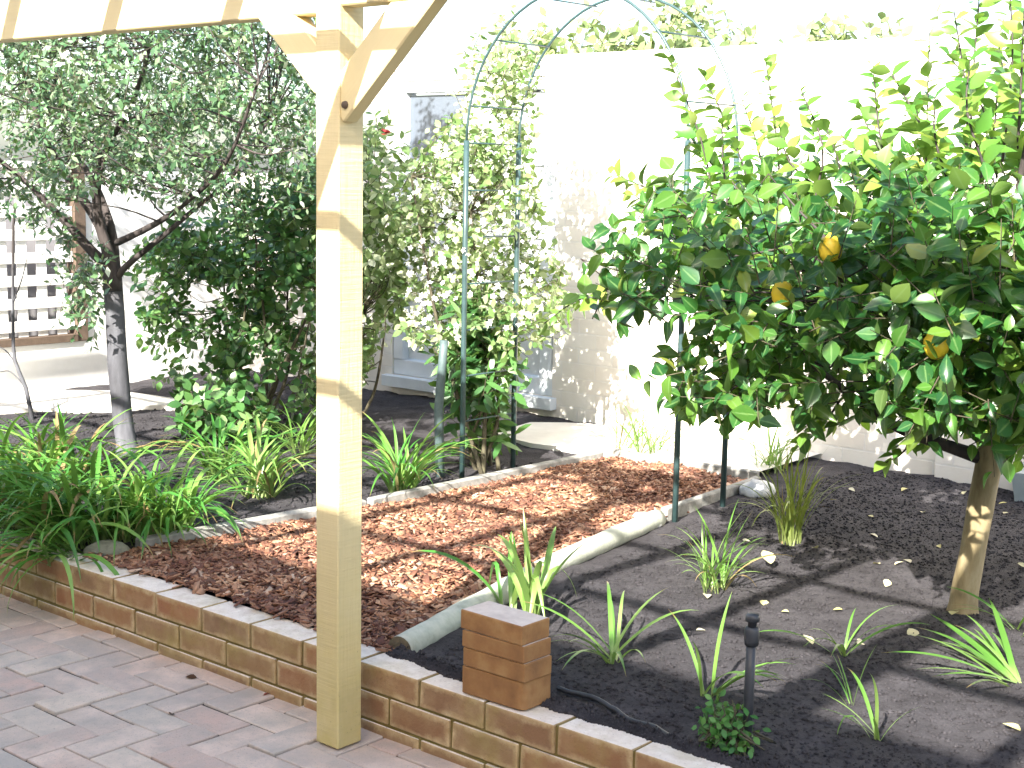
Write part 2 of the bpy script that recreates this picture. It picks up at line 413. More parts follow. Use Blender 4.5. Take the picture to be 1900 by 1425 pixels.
M['redleaf'] = m_leaf('red_leaf', [(0, (.35, .03, .02)), (1, (.45, .06, .03))], (.5, .05, .02), .2, .5, .4)
M['deadleaf'] = m_leaf('dry_leaf', [(0, (.06, .03, .015)), (1, (.12, .06, .03))], (.2, .1, .02), .1, .7, .2)
M['lemon'] = m_simple('lemon_skin', [(.3, (.78, .50, .03)), (.7, (.85, .62, .05))], 20, .4, .3, .002, bscale=220)
M['flower'] = m_simple('white_petal', [(.3, (.78, .78, .70)), (.7, (.84, .84, .78))], 20, .6, 0)
M['redflower'] = m_simple('red_petal', [(.3, (.45, .03, .03)), (.7, (.60, .08, .06))], 30, .6, 0)
gl = NB('window_glass'); gl.p.inputs['Base Color'].default_value = (.10, .12, .15, 1); gl.rough(.06); gl.p.inputs['Specular IOR Level'].default_value = .8
M['glass'] = gl.m
gl = NB('glare_pale_glass'); gl.p.inputs['Base Color'].default_value = (.68, .70, .71, 1); gl.rough(.12)  # pale base colour imitates bright reflection on the panes
M['glareglass'] = gl.m

def m_wall():
    b = NB('cream_wall_brick'); g = b.n('ShaderNodeNewGeometry'); v = g.outputs['Position']
    mp = b.n('ShaderNodeMapping'); mp.inputs['Rotation'].default_value = (math.pi / 2, 0, 0); b.l(v, mp.inputs[0])
    bt = b.n('ShaderNodeTexBrick'); b.l(mp.outputs[0], bt.inputs['Vector'])
    bt.inputs['Scale'].default_value = 1.0; bt.inputs['Brick Width'].default_value = .24; bt.inputs['Row Height'].default_value = .086
    bt.inputs['Mortar Size'].default_value = .005; bt.inputs['Mortar Smooth'].default_value = .2
    bt.inputs['Color1'].default_value = (.74, .69, .61, 1); bt.inputs['Color2'].default_value = (.80, .76, .69, 1); bt.inputs['Mortar'].default_value = (.77, .74, .69, 1)
    c = b.mix(b.ramp(b.noise(v, 4, 5), [(.4, (0, 0, 0)), (.7, (.5, .5, .5))]), bt.outputs['Color'], (.66, .58, .49))
    b.col(c); b.rough(.9)
    h = b.math('ADD', b.math('MULTIPLY', bt.outputs['Fac'], -1.0), b.math('MULTIPLY', b.noise(v, 60, 4), .3)); b.bump(h, .6, .006)
    return b.m
M['wall'] = m_wall()

# ------------------------------------------------------------------ ground and setting
WALL_H = 0.2018
def gz(x, y):
    z = .186 + .020 * mnoise.noise(Vector((x * 2.1, y * 2.1, 0))) + .011 * mnoise.noise(Vector((x * 7, y * 7, 3)))
    z += .006 * mnoise.noise(Vector((x * 19, y * 19, 8)))
    return z

g = link('ground', mesh('ground', [(-400, 4.0, -.02), (400, 4.0, -.02), (400, 800, -.02), (-400, 800, -.02), (-400, -400, -.05), (400, -400, -.05), (400, 4.0, -.05), (-400, 4.0, -.05)], [(0, 1, 2, 3), (4, 5, 6, 7)]), M['ground'])
tag(g, kind='structure')

def soil_sheet(x0, x1, y0, y1, st):
    xs = np.arange(x0, x1 + 1e-6, st); ys = np.arange(y0, y1 + 1e-6, st); nx, ny = len(xs), len(ys)
    V = np.zeros((ny, nx, 3)); V[..., 0] = xs[None]; V[..., 1] = ys[:, None]
    for j in range(ny):
        for i in range(nx): V[j, i, 2] = gz(xs[i], ys[j])
    idx = np.arange(nx * ny).reshape(ny, nx)
    F = np.stack([idx[:-1, :-1], idx[:-1, 1:], idx[1:, 1:], idx[1:, :-1]], -1).reshape(-1)
    return np_mesh('garden_soil', V.reshape(-1, 3), F, 4, True)
tag(link('garden_soil', soil_sheet(-4.05, 4.6, .112, 3.85, .03), M['soil']), kind='structure')

# crumbs of soil, thicker near the camera
def lump_stuff(n, xr, yr, s0, s1, accept=None, zoff=0.0, seed=5):
    rr = np.random.default_rng(seed)
    base = np.array([(1, 0, 0), (-1, 0, 0), (0, 1, 0), (0, -1, 0), (0, 0, 1), (0, 0, -1)], float)
    tri = np.array([(0, 2, 4), (2, 1, 4), (1, 3, 4), (3, 0, 4), (2, 0, 5), (1, 2, 5), (3, 1, 5), (0, 3, 5)])
    V = []; F = []; k = 0
    for _ in range(n):
        x, y = rr.uniform(*xr), rr.uniform(*yr)
        if accept and not accept(x, y): continue
        s = s0 + (s1 - s0) * rr.random() ** 3
        v = base * s * rr.uniform(.6, 1.2, (6, 3)); a = rr.uniform(0, 6.28); c_, s_ = math.cos(a), math.sin(a)
        v = v @ np.array([[c_, s_, 0], [-s_, c_, 0], [0, 0, .7]])
        V.append(v + (x, y, gz(x, y) + zoff + s * .25)); F.append(tri + k); k += 6
    return np.concatenate(V), np.concatenate(F).ravel()
V, F = lump_stuff(46000, (.75, 3.3), (.12, 3.7), .002, .0095, lambda x, y: x > 1.28 - .42 * min(y, 2.2) / 2.0 - .0 + .05)
tag(link('soil_crumbs', np_mesh('soil_crumbs', V, F, 3), M['soil']), 'loose crumbs of dark garden soil', 'soil', kind='stuff')
V, F = lump_stuff(5000, (-3.2, -.3), (.3, 2.6), .004, .014, None, 0, 6)
tag(link('soil_crumbs', np_mesh('soil_crumbs', V, F, 3), M['soil']), 'loose crumbs of soil in the bed with grey tree', 'soil', kind='stuff')

def spill(n, xr, seed):
    rr = np.random.default_rng(seed); V, F, k = [], [], 0
    base = np.array([(1, 0, 0), (-1, 0, 0), (0, 1, 0), (0, -1, 0), (0, 0, 1), (0, 0, -1)], float)
    tri = np.array([(0, 2, 4), (2, 1, 4), (1, 3, 4), (3, 0, 4), (2, 0, 5), (1, 2, 5), (3, 1, 5), (0, 3, 5)])
    while k < n * 6:
        x = rr.uniform(*xr); e = .082 + .022 * mnoise.noise(Vector((x * 5, 1, 2))) + .014 * mnoise.noise(Vector((x * 17, 1, 2)))
        y = e + abs(rr.normal()) * .02
        if y > .15: continue
        s_ = rr.uniform(.003, .009); v = base * s_ * rr.uniform(.6, 1.3, (6, 3))
        V.append(v + (x, y, WALL_H + .001 + rr.uniform(0, .30) * max(0, y - e))); F.append(tri + k); k += 6
    return np.concatenate(V), np.concatenate(F).ravel()
V, F = spill(9000, (1.22, 3.3), 3)
tag(link('soil_spill', np_mesh('soil_spill', V, F, 3), M['soil']), 'dark soil spilling over the back edge of the brick wall', 'soil', kind='stuff')

# pale path behind the beds, curving to the left fence
cl = smooth_path([(.62, 3.40, 0), (.35, 3.39, 0), (0, 3.36, 0), (-1.4, 3.08, 0), (-2.6, 2.55, 0), (-3.5, 1.9, 0), (-3.75, 1.0, 0)], 60)
V = []; F = []
for i, p in enumerate(cl):
    t = (cl[min(i + 1, len(cl) - 1)] - cl[max(i - 1, 0)]).normalized(); nrm = Vector((-t.y, t.x, 0))
    wv = .36 + .03 * mnoise.noise(p * 3)
    if i < 26: wv = .36
    wv *= float(np.interp(p.x, [-3.3, -2.9, -1.3, -1.0, -.7], [1, .3, .3, .5, 1]))
    a, b_ = p + nrm * wv, p - nrm * wv
    V += [(a.x, a.y, .214), (b_.x, min(b_.y, 3.745), .214), (a.x, a.y, .12), (b_.x, min(b_.y, 3.745), .12)]
    if i and not -2.9 < p.x < -1.05:
        k = 4 * i
        F += [(k - 4, k - 3, k + 1, k), (k - 4, k, k + 2, k - 2), (k - 3, k - 1, k + 3, k + 1)]
tag(link('path', mesh('path', V, F), M['path']), kind='structure')

# ------------------------------------------------------------------ brick paving: 90 degree herringbone
paving = empty('paving', (0, 0, 0)); tag(paving, kind='structure')
sand = link('joint_sand', mesh('joint_sand', [(-6, -9, -.006), (9, -9, -.006), (9, .05, -.006), (-6, .05, -.006)], [(0, 1, 2, 3)]), M['sand'], paving)
U = .1165
pav_meshes = [box_mesh('paver', .2272, .1112, .05, .004, .0016, 2) for _ in range(5)]
cand = []
for i in range(-40, 45):
    for j in range(-34, 3):
        d = (i - j) % 4
        if d == 0: cx, cy, rz, L = i + 1.0, j + .5, 0, 'h'
        elif d == 3: cx, cy, rz, L = i + .5, j + 1.0, math.pi / 2, 'v'
        else: continue
        x, y = cx * U + .02, cy * U - .066
        ymax = y + (.057 if L == 'h' else .115)
        if ymax > .2 or x < -4 or x > 5: continue
        cand.append((x, y, rz))
pr, dep = project([(c[0], c[1], 0) for c in cand])
vis = (dep > .4) & (pr[:, 0] > -60) & (pr[:, 0] < 1960) & (pr[:, 1] < 1500) & (pr[:, 1] > 0) & (np.array([c[1] for c in cand]) < .2)
rank = np.argsort(-vis.astype(int) * 1000 + dep)
ind = set(rank[:298].tolist())
restV = []; restF = []; k = 0
pr_rnd = random.Random(3)
for n_, (x, y, rz) in enumerate(cand):
    dz = pr_rnd.uniform(-.003, .003)
    if pr_rnd.random() < .08: dz += .006
    tilt = (pr_rnd.gauss(0, .006), pr_rnd.gauss(0, .006))
    if n_ in ind:
        o = link('paver', pav_meshes[n_ % 5], M['paver'], paving)
        o.location = (x, y, -.05 + dz); o.rotation_euler = (tilt[0], tilt[1], rz + pr_rnd.gauss(0, .004) + (math.pi if pr_rnd.random() < .5 else 0))
    else:
        hx, hy = (.114, .056) if rz == 0 else (.056, .114)
        restV += [(x - hx, y - hy, dz), (x + hx, y - hy, dz), (x + hx, y + hy, dz), (x - hx, y + hy, dz), (x - hx, y - hy, dz - .04), (x + hx, y - hy, dz - .04), (x + hx, y + hy, dz - .04), (x - hx, y + hy, dz - .04)]
        restF += [tuple(k + q for q in f) for f in ((0, 1, 2, 3), (0, 4, 5, 1), (1, 5, 6, 2), (2, 6, 7, 3), (3, 7, 4, 0))]; k += 8
o = link('pavers', mesh('pavers', restV, restF), M['paver'], paving); tag(o, kind='stuff')

# ------------------------------------------------------------------ low retaining wall of face bricks
wall = empty('retaining_wall', (0, .055, 0)); tag(wall, 'low garden retaining wall of brown flashed bricks along the paving', 'wall')
br_meshes = [box_mesh('brick', .2305, .110, .0765, .004, .0016, 2) for _ in range(6)]
courses = [(WALL_H - .0765, 0.0), (WALL_H - .1625, .12), (WALL_H - .2485, 0.0)]
rb = random.Random(9)
for ci, (z0, off) in enumerate(courses):
    for n_ in range(-11, 14):
        x = n_ * .24 + .12 + off
        o = link('brick', br_meshes[rb.randrange(6)], M['brick'], wall)
        o.location = (x + rb.gauss(0, .001), rb.gauss(0, .0012), z0 + rb.gauss(0, .0006)); o.rotation_euler = (0, 0, rb.gauss(0, .004) + (math.pi if rb.random() < .5 else 0))
mo = box_mesh('mortar', 6.05, .098, WALL_H + .05 - .004, 0)
o = link('mortar', mo, M['mortar'], wall); o.location = (.36, .001, -.05)

# stack of loose bricks standing on the wall
st = [(.076, 'lowest, thickest brick of the small stack on the wall, with a chipped corner'), (.050, 'second brick up in the small stack on the retaining wall'),
      (.046, 'third brick up in the small stack on the retaining wall'), (.052, 'top brick of the small stack on the retaining wall, with paler top face')]
z = WALL_H + .002; rs = random.Random(21)
def m_loose():
    b = NB('loose_brick'); v, rnd = objvec(b)
    c = b.ramp(b.noise(v, 12, 5, .6), [(.3, (.19, .09, .032)), (.5, (.28, .14, .048)), (.72, (.38, .22, .085))])
    c = b.mix(b.math('MULTIPLY', rnd, .5), c, (.20, .085, .03))
    g = b.n('ShaderNodeNewGeometry'); sn = b.n('ShaderNodeSeparateXYZ'); b.l(g.outputs['Normal'], sn.inputs[0])
    up = b.ramp(sn.outputs[2], [(.985, (0, 0, 0)), (.999, (1, 1, 1))])  # mask for a paler tone on upward faces
    c = b.mix(up, c, b.ramp(b.noise(v, 22, 5, .7), [(.3, (.50, .42, .37)), (.7, (.66, .58, .51))]))
    b.col(c); b.rough(.88); b.bump(b.noise(v, 110, 4), .5, .003); return b.m
M['loose'] = m_loose()
for i, (h, lab) in enumerate(st):
    bm = bmesh.new(); bmesh.ops.create_cube(bm, size=1)
    for v in bm.verts: v.co = Vector((v.co.x * .214, v.co.y * .112, (v.co.z + .5) * h))
    ed = [e for e in bm.edges]
    if i == 0:
        ce = [e for e in bm.edges if all(v.co.x > 0 and v.co.y < 0 for v in e.verts)]
        bmesh.ops.bevel(bm, geom=ce, offset=.022, segments=4, affect='EDGES', profile=.5)
    bmesh.ops.bevel(bm, geom=list(bm.edges), offset=.0035, segments=2, affect='EDGES', profile=.5)
    me = bpy.data.meshes.new('loose_brick'); bm.to_mesh(me); bm.free()
    o = link('loose_brick', me, M['loose']); o.location = (1.697 + rs.gauss(0, .004), .058 + rs.gauss(0, .003), z); o.rotation_euler = (rs.gauss(0, .006), rs.gauss(0, .006), rs.gauss(0, .03))
    tag(o, lab, 'brick'); z += h + .0014

# ------------------------------------------------------------------ pergola
perg = empty('pergola', (1.244, -.116, 0)); tag(perg, 'cream painted timber pergola with corner post, braces and beams', 'pergola')
def P(v): return (v[0] - 1.244, v[1] + .116, v[2])
def pbeam(name, a, b, wx, wz, mat='paint', up=(0, 0, 1)): return beam_between(name, P(a), P(b), wx, wz, M[mat], perg, .004, up)
PX, PY, PWD = 1.199, -.161, .0897
post = pbeam('post', (1.244, -.116, .006), (1.244, -.116, 2.16), PWD, PWD, 'post', (0, 1, 0))
def disc_on_post(x, z, r, name, mat):
    V, F = tube_data([(x - 1.244, -.161 + .116 + .002, z), (x - 1.244, -.161 + .116 - .004, z)], [r, r * .8], 10)
    return link(name, mesh(name, V, F, True), M[mat], post) 
for x, z_ in ((1.212, .088), (1.232, .047)):
    V, F = tube_data([(x, -.159, z_), (x, -.165, z_)], [.0085, .007], 10)
    o = link('bolt_head', mesh('bolt_head', V, F, True), M['deadleaf'], post)
    o.matrix_parent_inverse = (Matrix.Translation((1.244, -.116, 0)) @ post.matrix_local).inverted()
pbeam('beam', (-2.6, -.128, 2.0575), (1.1985, -.128, 2.0575), .062, .165)
pbeam('beam', (1.2895, -.128, 2.0675), (4.6, -.128, 2.0675), .062, .155)
pbeam('brace', (.935, -.130, 2.070), (1.225, -.130, 1.808), .056, .100, 'paint', (1, 0, 1))
# stop the brace short of beam and post: its cut ends sit inside them
pbeam('brace', (1.262, -.128, 1.736), (1.60, -.128, 2.042), .050, .104, 'paint', (-1, 0, 1))
V, F = tube_data([(1.306, -.150, 1.742), (1.306, -.160, 1.742)], [.011, .009], 10)
o = link('bolt_head', mesh('bolt_head', [P(v) for v in V], F, True), M['brownwood'], perg)
for k in range(-5, 10):
    xr = -.195 + .57 * k
    if xr > 4.4: continue
    yb = -.05
    pbeam('rafter', (xr, -4.55, 2.178), (xr, yb, 2.178), .045 if k != 6 else .13, .07)
for yb, x0 in ((-.634, -2.8), (-1.306, -2.8), (-1.95, -2.8)):
    pbeam('batten', (x0, yb, 2.2295), (4.6, yb, 2.2295), .045, .03)

# the house behind the camera, whose eave shades the paving
house = empty('house', (1, -4.7, 0)); tag(house, 'cream brick house whose eave overhangs the patio', 'house')
o = link('wall', box_mesh('wall', 16, .25, 3.2, 0), M['wall'], house)
V = [(-8.3, .65, 3.30), (8.3, .65, 3.30), (8.3, -4.5, 4.95), (-8.3, -4.5, 4.95), (-8.3, .65, 3.20), (8.3, .65, 3.20), (8.3, -4.5, 3.20), (-8.3, -4.5, 3.20)]
link('roof', mesh('roof', V, [(0, 1, 2, 3), (0, 4, 5, 1), (4, 7, 6, 5), (1, 5, 6, 2), (0, 3, 7, 4), (2, 6, 7, 3)]), M['roof'], house)
o = link('gutter', box_mesh('gutter', 16.6, .09, .10, .01), M['white'], house); o.location = (0, .70, 3.19)
o = link('door_frame', box_mesh('door_frame', 2.5, .04, 2.16, .01), M['frame'], house); o.location = (-1.5, .145, 0)
o = link('sliding_door', box_mesh('sliding_door', 2.4, .03, 2.06, .005), M['glass'], house); o.location = (-1.5, .18, .03)

# ------------------------------------------------------------------ back boundary wall, french window, left fence
bw = empty('boundary_wall', (-.2, 3.85, 0)); tag(bw, 'sunlit cream brick boundary wall behind the garden', 'wall')
DX0, DX1, DZ0, DZ1 = -2.46, -1.15, .30, 2.13
def wpart(name, x0, x1, z0, z1, y0=3.75, y1=3.95, mat='wall'):
    o = link(name, box_mesh(name, x1 - x0, y1 - y0, z1 - z0, .003), M[mat], bw)
    o.location = ((x0 + x1) / 2 + .2, (y0 + y1) / 2 - 3.85, z0); return o
wpart('wall_panel', -4.2, DX0 - .2, 0, 1.55); wpart('wall_panel', DX0 - .2, DX0, 0, 2.19); wpart('wall_panel', DX1, 5.2, 0, 2.19)
wpart('wall_panel', DX0, DX1, 0, DZ0); wpart('wall_panel', DX0, DX1, DZ1, 2.19)
wpart('coping', DX0 - .21, 5.25, 2.191, 2.245, 3.744, 3.956)
for x in (-.30, 1.35, 3.0): wpart('pier', x - .12, x + .12, .1, 2.19, 3.70, 3.749)
fw = empty('french_window', ((DX0 + DX1) / 2, 3.83, DZ0)); tag(fw, 'grey framed glazed french window half hidden by climbers in the back wall', 'window')
def fpart(name, x0, x1, z0, z1, y0, y1, mat, par=fw, bev=.003):
    o = link(name, box_mesh(name, x1 - x0, y1 - y0, z1 - z0, bev), M[mat], fw)
    o.location = ((x0 + x1) / 2 - (DX0 + DX1) / 2, (y0 + y1) / 2 - 3.83, z0 - DZ0); return o
fpart('sill', DX0 - .04, DX1 + .04, DZ0 - .07, DZ0, 3.69, 3.749, 'frame')
fpart('frame_head', DX0, DX1, DZ1 - .07, DZ1 - .002, 3.76, 3.84, 'frame')
fpart('frame_bottom', DX0, DX1, DZ0 + .002, DZ0 + .10, 3.76, 3.84, 'frame')
for x in (DX0 + .002, -1.87, -1.78, DX1 - .10): fpart('stile', x, x + .085, DZ0 + .101, DZ1 - .071, 3.755, 3.845, 'frame')
for a, b_ in ((DX0 + .09, -1.871), (-1.694, DX1 - .101)):
    for i in range(4):
        z0 = DZ0 + .101 + i * .42
        fpart('pane', a + .004, b_ - .004, z0 + .004, z0 + .385, 3.80, 3.812, 'glass' if (i == 3 and a < -2) else 'glareglass', bev=0)
        if i < 3: fpart('glazing_bar', a + .001, b_ - .001, z0 + .386, z0 + .419, 3.785, 3.83, 'frame')

lf = empty('lattice_fence', (-3.95, 1.8, .18)); tag(lf, 'white lattice fence over a low white wall with brown rail', 'fence')
def lpart(name, y0, y1, z0, z1, x0, x1, mat):
    o = link(name, box_mesh(name, x1 - x0, y1 - y0, z1 - z0, .002), M[mat], lf)
    o.location = ((x0 + x1) / 2 + 3.95, (y0 + y1) / 2 - 1.8, z0 - .18); return o
lpart('base_wall', -.6, 3.7, .05, .478, -4.05, -3.95, 'white')
lpart('rail', -.6, 2.42, .479, .525, -4.03, -3.93, 'brownwood')
lpart('corner_post', 2.42, 2.50, .479, 1.60, -4.04, -3.94, 'brownwood')
lpart('wall_panel', 2.501, 3.7, .479, 1.55, -4.05, -3.96, 'white')
lpart('top_rail', -.6, 2.419, 1.56, 1.60, -4.03, -3.93, 'white')
yy = .55
while yy < 2.40:
    lpart('lattice_slat', yy, yy + .068, .526, 1.559, -3.990, -3.978, 'white'); yy += .135
zz = .56
while zz < 1.50:
    lpart('lattice_slat', .55, 2.418, zz, zz + .066, -3.976, -3.964, 'white'); zz += .14
nf = link('neighbour_fence', box_mesh('neighbour_fence', .05, 6, 1.5, .004), M['greyfence']); nf.location = (-4.35, 1.5, 0)
tag(nf, 'grey sheet fence seen through the white lattice', 'fence')

# ------------------------------------------------------------------ mulch bed, edging, logs
def log_x(y): return float(np.interp(y, [.05, .14, .75, 1.1, 1.55, 2.05, 2.95], [1.24, 1.225, 1.06, .98, .875, .80, .735]))
def edge_x(y): return float(np.interp(y, [.1, .4, 1.37, 2.95], [-.32, -.27, -.17, -.14]))
xs = np.linspace(0, 1, 40); ys = np.linspace(.1115, 2.95, 90); V = []
for y in ys:
    a, b_ = edge_x(y), log_x(y)
    for t in xs:
        x = a + (b_ - a) * t
        V.append((x, y, .192 + .02 * math.sin(math.pi * t) + .012 * mnoise.noise(Vector((x * 4, y * 4, 5)))))
idx = np.arange(90 * 40).reshape(90, 40)
F = np.stack([idx[:-1, :-1], idx[:-1, 1:], idx[1:, 1:], idx[1:, :-1]], -1).reshape(-1)
def mz(x, y):
    a, b_ = edge_x(y), log_x(y); t = min(1, max(0, (x - a) / (b_ - a)))
    return .192 + .02 * math.sin(math.pi * t) + .012 * mnoise.noise(Vector((x * 4, y * 4, 5)))
M['mulchbase'] = m_simple('mulch_base', [(.3, (.05, .018, .012)), (.7, (.13, .05, .03))], 60, .9, .8, .01)
tag(link('mulch_bed', np_mesh('mulch_bed', np.array(V), F, 4, True), M['mulchbase']), kind='structure')
def chips(n, seed=4):
    rr = np.random.default_rng(seed)
    y = .088 + 2.85 * rr.random(n) ** 1.12; a = np.array([edge_x(q) for q in y]); b_ = np.array([log_x(q) for q in y])
    x = a + (b_ - a) * rr.random(n)
    z = np.array([max(mz(p, q), WALL_H + .003 if q < .13 else 0) for p, q in zip(x, y)]) + rr.random(n) * .010
    keep = (y > .112) | (rr.random(n) < (y - .08) / .045); x, y, z = x[keep], y[keep], z[keep]; n = len(x)
    L = .009 + .042 * rr.random(n) ** 2.2; W = L * rr.uniform(.28, .6, n); T = rr.uniform(.002, .0055, n)
    base = np.array([(-1, -.7, -1), (1, -1, -1), (.8, 1, -1), (-.9, .8, -1), (-1, -.7, 1), (1, -1, 1), (.8, 1, 1), (-.9, .8, 1)], float) * .5
    base = base[None] * np.stack([L, W, T], -1)[:, None, :] * rr.uniform(.75, 1.25, (n, 8, 1))
    az = rr.uniform(0, 6.283, n); ti = rr.normal(0, .33, n); ro = rr.normal(0, .33, n)
    ca, sa, ct, s_t, cr, sr = np.cos(az), np.sin(az), np.cos(ti), np.sin(ti), np.cos(ro), np.sin(ro)
    Z = np.zeros(n); O = np.ones(n)
    Rz = np.stack([np.stack([ca, -sa, Z], -1), np.stack([sa, ca, Z], -1), np.stack([Z, Z, O], -1)], 1)
    Ry = np.stack([np.stack([ct, Z, s_t], -1), np.stack([Z, O, Z], -1), np.stack([-s_t, Z, ct], -1)], 1)
    Rx = np.stack([np.stack([O, Z, Z], -1), np.stack([Z, cr, -sr], -1), np.stack([Z, sr, cr], -1)], 1)
    V = np.einsum('nij,nkj->nki', Rz @ Ry @ Rx, base) + np.stack([x, y, z], -1)[:, None]
    f = np.array([(0, 3, 2, 1), (4, 5, 6, 7), (0, 1, 5, 4), (1, 2, 6, 5), (2, 3, 7, 6), (3, 0, 4, 7)])
    F = (f[None] + (np.arange(n) * 8)[:, None, None]).reshape(-1)
    return np_mesh('bark_chips', V.reshape(-1, 3), F, 4)
tag(link('bark_chips', chips(25000), M['chip']), 'red-brown bark chip mulch covering the bed between the edgings', 'mulch', kind='stuff')

def log(p0, p1, r, label, seed, sag=0.0):
    p0, p1 = Vector(p0), Vector(p1); path = []; n = 22
    c = (p0 + p1) / 2
    for i in range(n + 1):
        t = i / n; p = p0.lerp(p1, t); p.z += sag * math.sin(math.pi * t) + .004 * mnoise.noise(Vector((t * 5, seed, 0))); p.x += .006 * mnoise.noise(Vector((t * 4, seed, 4)))
        path.append(p - c)
    V, F = tube_data(path, [r * (1 + .04 * mnoise.noise(Vector((i * .7, seed, 2)))) for i in range(n + 1)], 18, .05, seed)
    me = mesh('edging_log', V, F, True); me.materials.append(M['log']); me.materials.append(M['log_end'])
    for p in list(me.polygons)[-2:]: p.material_index = 1; p.use_smooth = False
    o = link('edging_log', me); o.location = c; tag(o, label, 'log', 'round logs edging the mulch'); return o
log((1.215, .15, .200), (1.005, .99, .205), .040, 'round grey log edging with its cut end beside the brick wall', 1)
log((.992, 1.04, .207), (.815, 2.02, .205), .039, 'pale round log edging half buried in soil, further up the mulch', 2, .004)
def strip(a, b_, label, wdt=.035, h=.10, z0=.135):
    a, b_ = Vector((*a, z0 + h / 2)), Vector((*b_, z0 + h / 2)); c = (a + b_) / 2
    o = beam_between('edging_strip', a - c, b_ - c, wdt, h, M['edging'], None, .006); o.location = c
    tag(o, label, 'edging'); return o
strip((.795, 2.09), (.735, 2.93), 'short timber edging strip between the log and the pale path')
strip((-.285, .30), (-.178, 1.33), 'grey edging strip beside the big strap-leaf clumps', .05)
strip((-.176, 1.36), (-.142, 2.90), 'long grey edging strip along the mulch below the climber', .04)
strip((-.12, 2.945), (.70, 2.985), 'pale edging strip across the far end of the mulch', .035, .11)

# ------------------------------------------------------------------ garden arch over the mulch
arch = empty('garden_arch', (.27, 2.28, .2)); tag(arch, 'dark green metal garden arch spanning the mulch bed', 'arch')
def aP(v): return Vector((v[0] - .27, v[1] - 2.28, v[2] - .2))
for Y in (2.10, 2.46):
    xl, xr = -.335, .845; cx, rx = (xl + xr) / 2, (xr - xl) / 2; zc = 1.72; top = 2.345
    L_ = [(xl, Y, .12), (xl, Y, .7), (xl, Y, 1.2), (xl, Y, zc)]
    Rr = [(xr, Y, .12), (xr, Y, .7), (xr, Y, 1.2), (xr, Y, zc)]
    tube('leg', [aP(p) for p in L_], .0125, M['archmetal'], arch, 8)
    tube('leg', [aP(p) for p in Rr], .0125, M['archmetal'], arch, 8)
    tube('hoop', [aP((cx - rx * math.cos(a), Y, zc + (top - zc) * math.sin(a))) for a in np.linspace(0, math.pi, 28)], .0062, M['archmetal'], arch, 8)
for i in range(7):
    z_ = .45 + i * .21
    for x in (-.335, .845):
        if x > 0 and z_ < 1.0: continue
        tube('rung', [aP((x, 2.10, z_)), aP((x, 2.46, z_))], .004, M['archmetal'], arch, 6)
for a in np.linspace(.25, math.pi - .25, 6):
    x, z_ = .255 - .59 * math.cos(a), 1.72 + .61 * math.sin(a)
    tube('rung', [aP((x, 2.10, z_)), aP((x, 2.46, z_))], .004, M['archmetal'], arch, 6)
gp = tube('climber_stake', [Vector((0, 0, -.1)), Vector((-.02, 0, .3)), Vector((0, 0, .5)), Vector((.01, .0, .62))], [.022, .021, .020, .019], M['greypost'], None, 10)
gp.location = (-.43, 2.06, .2); tag(gp, 'grey green stake at the foot of the climber by the arch', 'stake')

# ------------------------------------------------------------------ irrigation riser, hose, stones, tub
rz = empty('irrigation_riser', (2.352, .205, .19)); tag(rz, 'black plastic irrigation riser standing in the soil near the brick wall', 'pipe')
tube('pipe', [(0, 0, -.05), (0, 0, .15), (.001, 0, .278)], .0125, M['black'], rz, 14)
tube('collar', [(.001, 0, .272), (.001, 0, .285), (.001, 0, .312), (.001, 0, .318)], [.0165, .0185, .0185, .015], M['black'], rz, 14)
tube('sprinkler_head', [(.001, 0, .318), (.001, 0, .330), (.001, 0, .332), (.001, 0, .346), (.001, 0, .350)], [.011, .011, .0175, .0175, .013], M['black'], rz, 14)
hp = [unproj(x, y, z=.19) for x, y in ((1035, 1278), (1075, 1290), (1120, 1308), (1165, 1332), (1215, 1352), (1260, 1385))]
hose = tube('drip_hose', [Vector((p[0], p[1], gz(p[0], p[1]) + .016)) for p in smooth_path([tuple(q) for q in hp], 20)], .0075, M['black'], None, 8)
tag(hose, 'thin black drip hose lying on soil behind the brick stack', 'hose')
def rock(loc, s, seed, label, mat='stone'):
    bm = bmesh.new(); bmesh.ops.create_icosphere(bm, subdivisions=3, radius=1)
    for v in bm.verts:
        d = 1 + .28 * mnoise.noise(v.co * 1.3 + Vector((seed, 0, 0))) + .08 * mnoise.noise(v.co * 4 + Vector((seed, 3, 0)))
        v.co = Vector((v.co.x * s[0], v.co.y * s[1], v.co.z * s[2])) * d
    me = bpy.data.meshes.new('stone'); bm.to_mesh(me); bm.free()
    for p in me.polygons: p.use_smooth = True
    o = link('stone', me, M[mat]); o.location = loc; o.rotation_euler = (0, 0, seed); tag(o, label, 'stone'); return o
q = unproj(1405, 915, z=.2); rock((q[0], q[1], .215), (.085, .06, .045), 1.3, 'pale grey stone at the far end of the mulch edging')
q = unproj(1200, 962, z=.2); rock((q[0] + .02, q[1] - .03, .20), (.09, .05, .03), 2.7, 'flat pale stone half covered by soil beside the log')
q = unproj(200, 1025, z=.2); rock((q[0], q[1], .205), (.075, .05, .04), 4.1, 'grey stone under the drooping strap leaves by the wall', 'mossstone')
bm = bmesh.new(); bmesh.ops.create_cube(bm, size=1)
for v in bm.verts:
    k = .5 + .04 * (v.co.z > 0); v.co = Vector((math.copysign(k * .5, v.co.x), math.copysign(k * .44, v.co.y), (v.co.z + .5) * .19))
fc = [f for f in bm.faces if f.normal.z > .5]
bmesh.ops.inset_region(bm, faces=fc, thickness=.02); fc = [f for f in bm.faces if f.normal.z > .9 and abs(f.calc_center_median().x) < .05]
bmesh.ops.translate(bm, verts=list({v for f in fc for v in f.verts}), vec=(0, 0, -.06))
me = bpy.data.meshes.new('planter_tub'); bm.to_mesh(me); bm.free()
q = unproj(1880, 925, z=.2)
